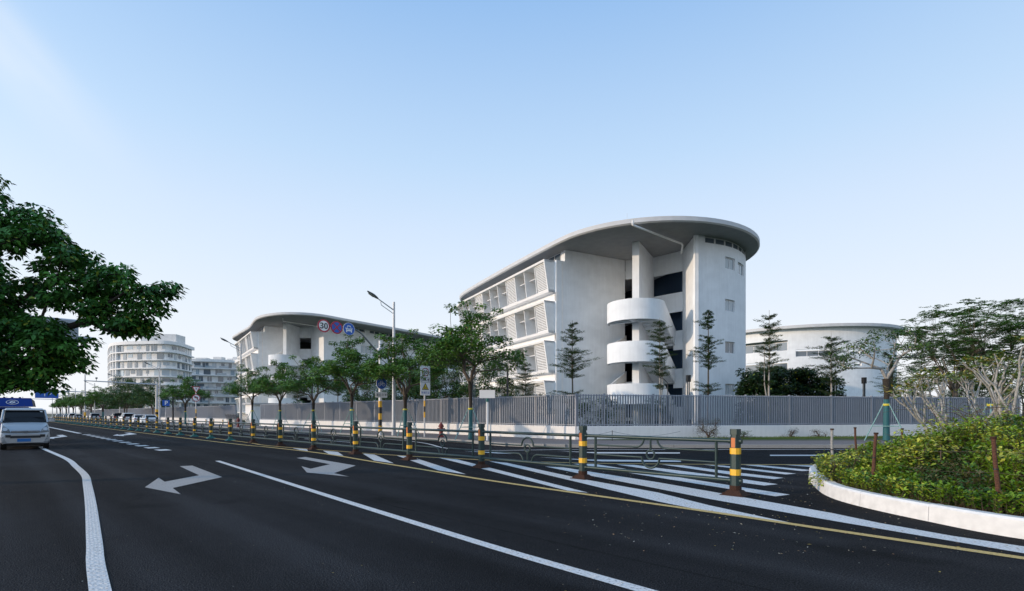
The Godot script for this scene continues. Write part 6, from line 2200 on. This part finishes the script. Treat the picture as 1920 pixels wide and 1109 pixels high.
func van() -> void:
	var o := thing("van", "silver minivan facing the camera beside the curved white line", "van", R(31.4, 1.35, 0), ROAD_YAW - 0.02)
	# +Z is the front
	var b := MB.new()
	loft(b, [[0.02, 0.62, 0.30, 0.70, 0.68], [-0.03, 0.76, 0.27, 0.77, 0.80], [-0.12, 0.80, 0.25, 0.79, 0.90], [-0.34, 0.81, 0.25, 0.79, 1.04], [-0.72, 0.81, 0.25, 0.78, 1.16], [-1.0, 0.81, 0.25, 0.78, 1.20], [-3.6, 0.81, 0.27, 0.78, 1.20], [-3.92, 0.78, 0.32, 0.76, 1.18]], 0.09)
	part("body", b, mt.paint_silver, o)
	b = MB.new()
	loft(b, [[-0.93, 0.74, 1.18, 0.70, 1.22], [-1.15, 0.755, 1.18, 0.70, 1.42], [-1.55, 0.76, 1.18, 0.66, 1.77], [-3.5, 0.76, 1.18, 0.66, 1.80], [-3.86, 0.74, 1.18, 0.64, 1.72]], 0.06)
	part("greenhouse", b, mt.glass_dark, o)
	b = MB.new()
	loft(b, [[-1.42, 0.66, 1.745, 0.62, 1.78], [-1.62, 0.685, 1.76, 0.64, 1.845], [-3.4, 0.69, 1.77, 0.64, 1.86], [-3.86, 0.66, 1.72, 0.62, 1.80]], 0.05)
	part("roof", b, mt.paint_silver, o)
	for s: float in [-1, 1]:
		b = MB.new()
		b.tube([Vector3(s * 0.775, 1.18, -0.92), Vector3(s * 0.745, 1.42, -1.16), Vector3(s * 0.69, 1.76, -1.52)], [0.045, 0.04, 0.045], 6)
		part("pillar", b, mt.paint_silver, o)
		for z: float in [-2.1, -3.1]:
			b = MB.new()
			b.tube([Vector3(s * 0.775, 1.19, z), Vector3(s * 0.685, 1.78, z + 0.05)], [0.045], 5)
			part("pillar", b, mt.paint_silver, o)
		b = MB.new()   # head lamp
		slab4(b, [Vector3(s * 0.775, 0.77, -0.06), Vector3(s * 0.48, 0.76, 0.0), Vector3(s * 0.53, 0.87, -0.04), Vector3(s * 0.715, 1.06, -0.30)], Vector3(0, 0.03, 0.075))
		var h := part("headlight", b, mt.lamp_lens, o)
		b = MB.new()
		b.disc(Vector3(s * 0.65, 0.90, 0.01), 0.08, Basis(Vector3.RIGHT, -0.5), 0.02, 14)
		part("bulb", b, mt.steel, h)
		b = MB.new()
		b.bx(Vector3(s * 0.60, 0.605, 0.0), Vector3(0.26, 0.11, 0.06), s * 0.25)
		part("fog_lamp", b, mt.plastic_black, o)
		b = MB.new()
		b.cbox(Vector3(s * 0.93, 1.30, -0.98), Vector3(0.2, 0.15, 0.1), 0.03)
		b.tube([Vector3(s * 0.77, 1.24, -1.0), Vector3(s * 0.87, 1.27, -0.99)], [0.03], 6)
		part("mirror", b, mt.paint_silver, o)
		wheel(o, s * 0.79, -0.62, 0.29)
		wheel(o, s * 0.79, -3.1, 0.29)
	b = MB.new()
	b.bx(Vector3(0, 0.795, 0.005), Vector3(0.92, 0.085, 0.05))
	part("grille", b, mt.plastic_black, o)
	b = MB.new()
	b.bx(Vector3(0, 0.815, 0.034), Vector3(0.9, 0.018, 0.02))
	b.bx(Vector3(0, 0.775, 0.034), Vector3(0.9, 0.014, 0.02))
	part("grille_bar", b, mt.steel, o)
	b = MB.new()
	b.cbox(Vector3(0, 0.80, 0.05), Vector3(0.14, 0.085, 0.03), 0.012)
	part("emblem", b, mt.steel_dark, o)
	b = MB.new()
	b.bx(Vector3(0, 0.565, 0.005), Vector3(0.98, 0.105, 0.06))
	part("lower_grille", b, mt.plastic_black, o)
	b = MB.new()
	b.bx(Vector3(-0.05, 0.42, 0.03), Vector3(0.44, 0.14, 0.02))
	var pl := part("number_plate", b, mt.plate_blue, o)
	b = MB.new()
	b.bx(Vector3(0, 0.23, -0.35), Vector3(1.2, 0.12, 0.5))
	part("undertray", b, mt.rubber, o)
	b = MB.new()   # wipers and things on the dashboard
	b.tube([Vector3(-0.5, 1.215, -0.93), Vector3(0.05, 1.25, -0.99)], [0.012], 4)
	b.tube([Vector3(0.1, 1.215, -0.93), Vector3(0.6, 1.25, -0.99)], [0.012], 4)
	part("wiper", b, mt.plastic_black, o)
	b = MB.new()
	b.box(Transform3D(Basis(Vector3.RIGHT, 0.72), Vector3(-0.12, 1.31, -1.03)), Vector3(0.13, 0.004, 0.07))
	b.box(Transform3D(Basis(Vector3.RIGHT, 0.82), Vector3(0.57, 1.69, -1.43)), Vector3(0.09, 0.004, 0.05))
	part("sticker", b, mt.paint_white, o)
	b = MB.new()
	b.tube([Vector3(0, 1.85, -1.9), Vector3(0, 2.0, -2.0)], [0.006], 4)
	part("aerial", b, mt.plastic_black, o)

func truck() -> void:
	var o := thing("truck", "small blue truck with roof fairing parked behind the silver van", "truck", R(37.6, 1.05, 0), ROAD_YAW - 0.03)
	var b := MB.new()
	loft(b, [[0.02, 0.80, 0.35, 0.82, 0.95], [-0.06, 0.84, 0.32, 0.84, 1.15], [-0.25, 0.85, 0.32, 0.84, 1.2], [-1.7, 0.85, 0.34, 0.84, 1.2]], 0.07)
	part("cab", b, mt.paint_blue, o)
	b = MB.new()
	loft(b, [[-0.06, 0.80, 1.18, 0.78, 1.24], [-0.20, 0.81, 1.18, 0.76, 1.55], [-0.42, 0.81, 1.18, 0.72, 1.88], [-1.65, 0.81, 1.18, 0.72, 1.9]], 0.06)
	part("cab_glass", b, mt.glass_dark, o)
	b = MB.new()
	loft(b, [[-0.30, 0.76, 1.84, 0.72, 1.93], [-1.68, 0.77, 1.86, 0.74, 1.97]], 0.05)
	part("cab_roof", b, mt.paint_blue, o)
	for s: float in [-1, 1]:
		b = MB.new()
		b.tube([Vector3(s * 0.82, 1.2, -0.09), Vector3(s * 0.79, 1.55, -0.22), Vector3(s * 0.74, 1.9, -0.44)], [0.045], 6)
		part("pillar", b, mt.paint_blue, o)
		b = MB.new()
		b.cbox(Vector3(s * 1.02, 1.5, -0.05), Vector3(0.18, 0.26, 0.1), 0.03)
		b.tube([Vector3(s * 0.85, 1.35, -0.2), Vector3(s * 0.98, 1.42, -0.06)], [0.025], 6)
		part("mirror", b, mt.paint_white, o)
		b = MB.new()
		b.bx(Vector3(s * 0.62, 0.78, 0.01), Vector3(0.3, 0.2, 0.05))
		part("headlight", b, mt.lamp_lens, o)
		wheel(o, s * 0.84, -0.85, 0.33)
		wheel(o, s * 0.84, -3.6, 0.33)
	# wind fairing: leaning blue face, dark hollow sides
	b = MB.new()
	slab4(b, [Vector3(-0.86, 1.96, -0.22), Vector3(0.86, 1.96, -0.22), Vector3(0.80, 2.42, -0.62), Vector3(-0.80, 2.42, -0.62)], Vector3(0, 0.02, 0.03))
	var f := part("fairing", b, mt.paint_blue, o)
	b = MB.new()
	for s: float in [-1, 1]:
		b.hexa([Vector3(s * 0.86, 1.965, -0.24), Vector3(s * 1.0, 1.965, -1.3), Vector3(s * 0.98, 1.97, -1.3), Vector3(s * 0.84, 1.97, -0.26), Vector3(s * 0.80, 2.41, -0.63), Vector3(s * 0.94, 2.3, -1.25), Vector3(s * 0.92, 2.3, -1.25), Vector3(s * 0.78, 2.41, -0.65)])
	part("fairing_side", b, mt.plastic_black, f)
	b = MB.new()   # twin swallow emblem in a ring
	var fx := Vector3.RIGHT
	var fy := Vector3(0, 0.46, -0.40).normalized()
	var B := Transform3D(Basis(fx, fy, fx.cross(fy)), Vector3(0.06, 2.20, -0.365))
	var rp := []
	for i in 25: rp.append(B * Vector3(cos(TAU * i / 24.0) * 0.235, sin(TAU * i / 24.0) * 0.15, 0.0))
	b.tube(rp, [0.013], 5, false)
	for s: float in [-1, 1]:
		var sw := PackedVector2Array([Vector2(-0.15, -0.03), Vector2(-0.07, 0.045), Vector2(0.02, 0.085), Vector2(0.12, 0.03), Vector2(0.03, 0.05), Vector2(-0.04, 0.01), Vector2(-0.08, -0.05), Vector2(-0.10, -0.01)])
		var sq := PackedVector2Array()
		for q in sw: sq.push_back(q * s)
		b.plate(sq, B, 0.008)
	part("emblem", b, mt.sign_white, f)
	b = MB.new()
	for x: float in [-0.25, 0.05, 0.35]: b.tube([Vector3(x, 2.40, -0.75), Vector3(x, 2.49, -0.75)], [0.05], 8)
	part("marker_lamp", b, mt.plastic_black, f)
	b = MB.new()
	b.bx(Vector3(0, 1.1, -3.4), Vector3(1.7, 1.3, 3.2))
	part("cargo_box", b, mt.paint_blue, o)
	b = MB.new()
	b.bx(Vector3(0, 0.55, 0.02), Vector3(1.3, 0.16, 0.05))
	part("bumper", b, mt.plastic_black, o)

func car(kind: int, paint: Material) -> Node3D:   # +Z is the rear that faces the camera
	var o := thing("parked_car", "", "car")
	var b := MB.new()
	if kind == 0:   # saloon
		loft(b, [[0.0, 0.70, 0.38, 0.72, 0.78], [-0.08, 0.84, 0.28, 0.80, 0.98], [-0.5, 0.89, 0.24, 0.85, 1.02], [-1.2, 0.90, 0.22, 0.86, 0.98], [-3.2, 0.90, 0.22, 0.86, 0.95], [-4.2, 0.88, 0.24, 0.80, 0.78], [-4.6, 0.70, 0.3, 0.66, 0.62]], 0.12)
		part("body", b, paint, o)
		b = MB.new()
		loft(b, [[-0.42, 0.70, 0.96, 0.62, 1.0], [-0.95, 0.76, 0.96, 0.58, 1.33], [-1.5, 0.78, 0.95, 0.58, 1.40], [-2.5, 0.78, 0.95, 0.58, 1.39], [-3.4, 0.74, 0.93, 0.62, 0.97]], 0.07)
		part("glass", b, mt.glass_dark, o)
		b = MB.new()
		loft(b, [[-0.98, 0.58, 1.33, 0.54, 1.365], [-1.5, 0.60, 1.39, 0.55, 1.44], [-2.4, 0.60, 1.38, 0.55, 1.43], [-2.7, 0.58, 1.32, 0.54, 1.345]], 0.03)
		part("roof", b, paint, o)
	else:   # sport utility
		loft(b, [[0.0, 0.76, 0.45, 0.76, 0.9], [-0.06, 0.88, 0.35, 0.84, 1.05], [-0.5, 0.92, 0.28, 0.87, 1.1], [-3.2, 0.92, 0.28, 0.87, 1.07], [-4.2, 0.90, 0.3, 0.84, 1.0], [-4.55, 0.74, 0.36, 0.72, 0.8]], 0.1)
		part("body", b, paint, o)
		b = MB.new()
		loft(b, [[-0.08, 0.78, 1.04, 0.72, 1.1], [-0.35, 0.80, 1.04, 0.66, 1.58], [-2.5, 0.81, 1.04, 0.66, 1.66], [-3.5, 0.78, 1.03, 0.68, 1.08]], 0.06)
		part("glass", b, mt.glass_dark, o)
		b = MB.new()
		loft(b, [[-0.18, 0.66, 1.58, 0.62, 1.62], [-0.5, 0.69, 1.6, 0.63, 1.69], [-2.4, 0.69, 1.63, 0.63, 1.71], [-2.7, 0.66, 1.57, 0.62, 1.61]], 0.04)
		part("roof", b, paint, o)
	for s: float in [-1, 1]:
		b = MB.new()
		if kind == 0:
			b.tube([Vector3(s * 0.70, 0.97, -0.40), Vector3(s * 0.61, 1.33, -0.95), Vector3(s * 0.61, 1.40, -1.4)], [0.05, 0.055, 0.03], 5)
			b.tube([Vector3(s * 0.795, 0.96, -1.9), Vector3(s * 0.61, 1.39, -1.9)], [0.035], 5)
		else:
			b.tube([Vector3(s * 0.79, 1.06, -0.08), Vector3(s * 0.69, 1.6, -0.36)], [0.06], 5)
			b.tube([Vector3(s * 0.815, 1.06, -1.2), Vector3(s * 0.68, 1.65, -1.2)], [0.05], 5)
		part("pillar", b, paint, o)
		b = MB.new()
		b.bx(Vector3(s * 0.68, 0.84 if kind == 0 else 0.98, 0.0 if kind == 1 else -0.01), Vector3(0.26, 0.12 if kind == 0 else 0.26, 0.1), -s * 0.25)
		part("tail_light", b, mt.tail_red, o)
		wheel(o, s * 0.88, -0.95, 0.33)
		wheel(o, s * 0.88, -3.65, 0.33)
		b = MB.new()
		b.cbox(Vector3(s * 0.98, 1.0 if kind == 0 else 1.12, -3.05), Vector3(0.18, 0.13, 0.1), 0.03)
		part("mirror", b, paint, o)
	b = MB.new()
	b.bx(Vector3(0, 0.40, -0.02), Vector3(1.3, 0.16, 0.1))
	part("bumper", b, mt.plastic_black, o)
	b = MB.new()
	b.bx(Vector3(0, 0.66 if kind == 0 else 0.78, 0.012), Vector3(0.44, 0.14, 0.03))
	part("number_plate", b, mt.plate_blue, o)
	return o

func vehicles() -> void:
	van()
	truck()
	var saloon := car(0, mt.paint_white)
	var suv := car(1, mt.paint_white)
	var dark := car(1, mt.paint_dark)
	var silver := car(1, mt.paint_silver)
	var sil2 := car(0, mt.paint_silver)
	var list := [[saloon, 88.5, "nearest white saloon car parked at the far kerb"], [saloon, 96.0, "white saloon car parked just ahead of the nearest one"], [suv, 104.5, "white high roofed car parked behind the white saloons"], [dark, 113.5, "dark car with red tail lights among white parked cars"],
		[silver, 141, "silver high roofed car parked alone in the gap"], [sil2, 168, "far silver saloon car by the signal mast"], [suv, 180, "far white high roofed car by the signal mast"], [saloon, 193, "farther white saloon car next to the far high roofed one"], [saloon, 215, "farthest white saloon car near the silver van's mirror"]]
	var done := {}
	for q: Array in list:
		var o: Node3D = copy(q[0], "", Vector3.ZERO) if done.has(q[0]) else q[0]
		done[q[0]] = true
		tag(o, q[2], "", "cars parked along the far kerb")
		o.transform = Transform3D(Basis(Vector3.UP, ROAD_YAW), R(q[1], 17.0, 0.0))

func hydrant(label: String, at: Vector3, sc: float) -> void:
	var o := thing("fire_hydrant", label, "hydrant", at, 0.4)
	o.scale = Vector3.ONE * sc
	var b := MB.new()
	b.lathe(Vector3.ZERO, [Vector2(0.17, 0), Vector2(0.17, 0.06), Vector2(0.11, 0.08), Vector2(0.105, 0.52), Vector2(0.15, 0.54), Vector2(0.15, 0.6), Vector2(0.11, 0.68), Vector2(0.05, 0.74), Vector2(0.04, 0.80), Vector2(0.0, 0.8)], 12)
	part("body", b, mt.hydrant_red, o)
	for s: float in [-1, 1]:
		b = MB.new()
		b.tube([Vector3(s * 0.09, 0.42, 0), Vector3(s * 0.21, 0.42, 0)], [0.06], 8)
		part("outlet", b, mt.hydrant_red, o)

func small_things() -> void:
	hydrant("red fire hydrant on the pavement right of the tall white sign", W(-4.35, 31.4, WALK), 1.15)
	hydrant("red fire hydrant at the gate gap beside a lamp post", R(58.6, 18.9, WALK), 1.3)
	for i in 3:
		var o := thing("bollard", ["small striped bollard nearest the gate gap", "small striped bollard left of the gate gap, middle one", "small striped bollard farthest from the gate gap"][i], "bollard", R([66, 69.4, 72.5][i], 19.6, WALK), 0.0, "small bollards by the gate gap")
		var b := MB.new()
		b.tube([Vector3.ZERO, Vector3(0, 0.75, 0)], [0.055], 8)
		part("shaft", b, mt.black, o)
		b = MB.new()
		b.tube([Vector3(0, 0.5, 0), Vector3(0, 0.62, 0)], [0.06], 8, false)
		part("band", b, mt.yellow, o)
	# folded barriers standing in the gate gap
	for i in 7:
		var o := thing("crowd_barrier", ["dark folded barrier at the left of the gate gap", "second dark barrier from the gate's left post", "dark barrier behind the lamp post in the gate", "dark barrier left of the street tree in the gate", "dark barrier behind the street tree trunk in the gate", "second dark barrier from the fence end at the gate", "dark barrier leaning at the fence end of the gate"][i], "barrier", R(71.0 - i * 1.02, 21.8, WALK), ROAD_YAW + PI / 2 + 0.25, "barriers in the gate gap")
		var b := MB.new()
		for y: float in [0.15, 0.75, 1.35]: b.tube([Vector3(-0.5, y, 0.2 - y * 0.25), Vector3(0.5, y, 0.2 - y * 0.25)], [0.03], 5)
		part("rail", b, mt.steel_dark, o)
		b = MB.new()
		for x in 6: b.tube([Vector3(-0.5 + x * 0.2, 0.0, 0.24), Vector3(-0.38 + x * 0.2, 1.4, -0.15)], [0.024], 5)
		part("bars", b, mt.black, o, true)
	var o := thing("gate_hut", "small white gate hut with grey roof at the gate gap", "hut", R(70, 25.5, WALK), ROAD_YAW)
	var b := MB.new()
	b.bx(Vector3(0, 1.3, 0), Vector3(3.4, 2.6, 2.4))
	part("wall", b, mt.white_paint, o)
	b = MB.new()
	b.bx(Vector3(0, 2.7, 0), Vector3(3.9, 0.2, 2.9))
	part("roof", b, mt.steel, o)
	b = MB.new()
	b.bx(Vector3(0.2, 1.6, 1.21), Vector3(1.6, 1.0, 0.05))
	part("window", b, mt.glass, o)
	# thin chain post at the plinth corner
	o = thing("chain_post", "thin dark post with sagging chain before the plinth corner", "post", W(5.35, 27.3, WALK), 0.0)
	b = MB.new()
	b.tube([Vector3.ZERO, Vector3(0, 0.55, 0)], [0.018], 6)
	part("post", b, mt.black, o)
	b = MB.new()
	var line := []
	for i in 13:
		var w := i / 12.0
		line.append(Vector3(w * 3.6, 0.5 - 0.25 * sin(PI * w), 0.1 * w))
	b.tube(line, [0.008], 4, false)
	line = []
	for i in 9:
		var w := i / 8.0
		line.append(Vector3(-w * 1.1, 0.5 - 0.25 * w, 0.05 * w))
	b.tube(line, [0.008], 4, false)
	part("chain", b, mt.steel_dark, o)
	# weeds along the plinth
	var weed := [Color(0.10, 0.085, 0.06), Color(0.07, 0.075, 0.04)]
	bush("weed_clump", "tall purple brown weeds against the plinth behind the nearest post", W(11.1, 28.9, WALK), Vector3(0.95, 1.1, 0.35), 201, 0.05, weed, 40, "weeds along the plinth")
	bush("weed_clump", "small green weeds right of the tall brown weeds", W(13.0, 29.2, WALK), Vector3(0.7, 0.4, 0.3), 202, 0.06, [Color(0.03, 0.07, 0.02), Color(0.05, 0.10, 0.02)], 22, "weeds along the plinth")
	bush("weed_clump", "thin brown weeds on the plinth left of the grey island post", W(16.3, 29.9, WALK), Vector3(0.5, 0.6, 0.3), 203, 0.045, weed, 16, "weeds along the plinth")
	bush("weed_clump", "purple flecked weeds on the plinth beside the staked tree", W(18.2, 30.3, WALK), Vector3(0.6, 0.45, 0.3), 204, 0.045, weed, 16, "weeds along the plinth")
	# low grass tufts on the verge
	var g := MB.new()
	g.tinted = true
	var r := RandomNumberGenerator.new()
	r.seed = 300
	for i in 9000:
		var x := r.randf_range(8.0, 30.0)
		var d := r.randf_range(27.7, 29.0) + (x - 8.0) * 0.13
		g.tint = Color(0.05, 0.11, 0.02).lerp(Color(0.10, 0.15, 0.04), r.randf())
		var a := r.randf() * TAU
		g.leaf(W(x, d, WALK), Vector3(cos(a) * 0.5, 1, sin(a) * 0.5).normalized(), Vector3(cos(a + 1.5), 0.2, sin(a + 1.5)).normalized(), r.randf_range(0.06, 0.2), 0.014)
	var gr := struct("grass", g, mt.leaf, "short green grass on the verge before the plinth")
	tag(gr, "", "grass", "", "stuff")
	# ramp with scroll balustrade at the low building's right end
	o = thing("ramp_balustrade", "grey ramp wall with scrolled balustrade right of the low building", "balustrade", W(41, 52, WALK), -0.35)
	b = MB.new()
	b.hexa([Vector3(-2.5, 0, 0), Vector3(3, 0, 0), Vector3(3, 0, 0.3), Vector3(-2.5, 0, 0.3), Vector3(-2.5, 3.2, 0), Vector3(3, 1.8, 0), Vector3(3, 1.8, 0.3), Vector3(-2.5, 3.2, 0.3)])
	part("wall", b, mt.plaster, o)
	b = MB.new()
	b.tube([Vector3(-2.5, 4.2, 0.15), Vector3(3, 2.8, 0.15)], [0.06], 6)
	part("handrail", b, mt.white_paint, o)
	b = MB.new()
	for i in 9:
		var x := -2.2 + i * 0.6
		var y := 3.13 - (x + 2.5) * 0.2545 + 0.5
		ring_plate(b, Vector2(x, y), 0.2, 0.27, 0.13, 0.04, 12)
	part("scrolls", b, mt.white_paint, o, true)
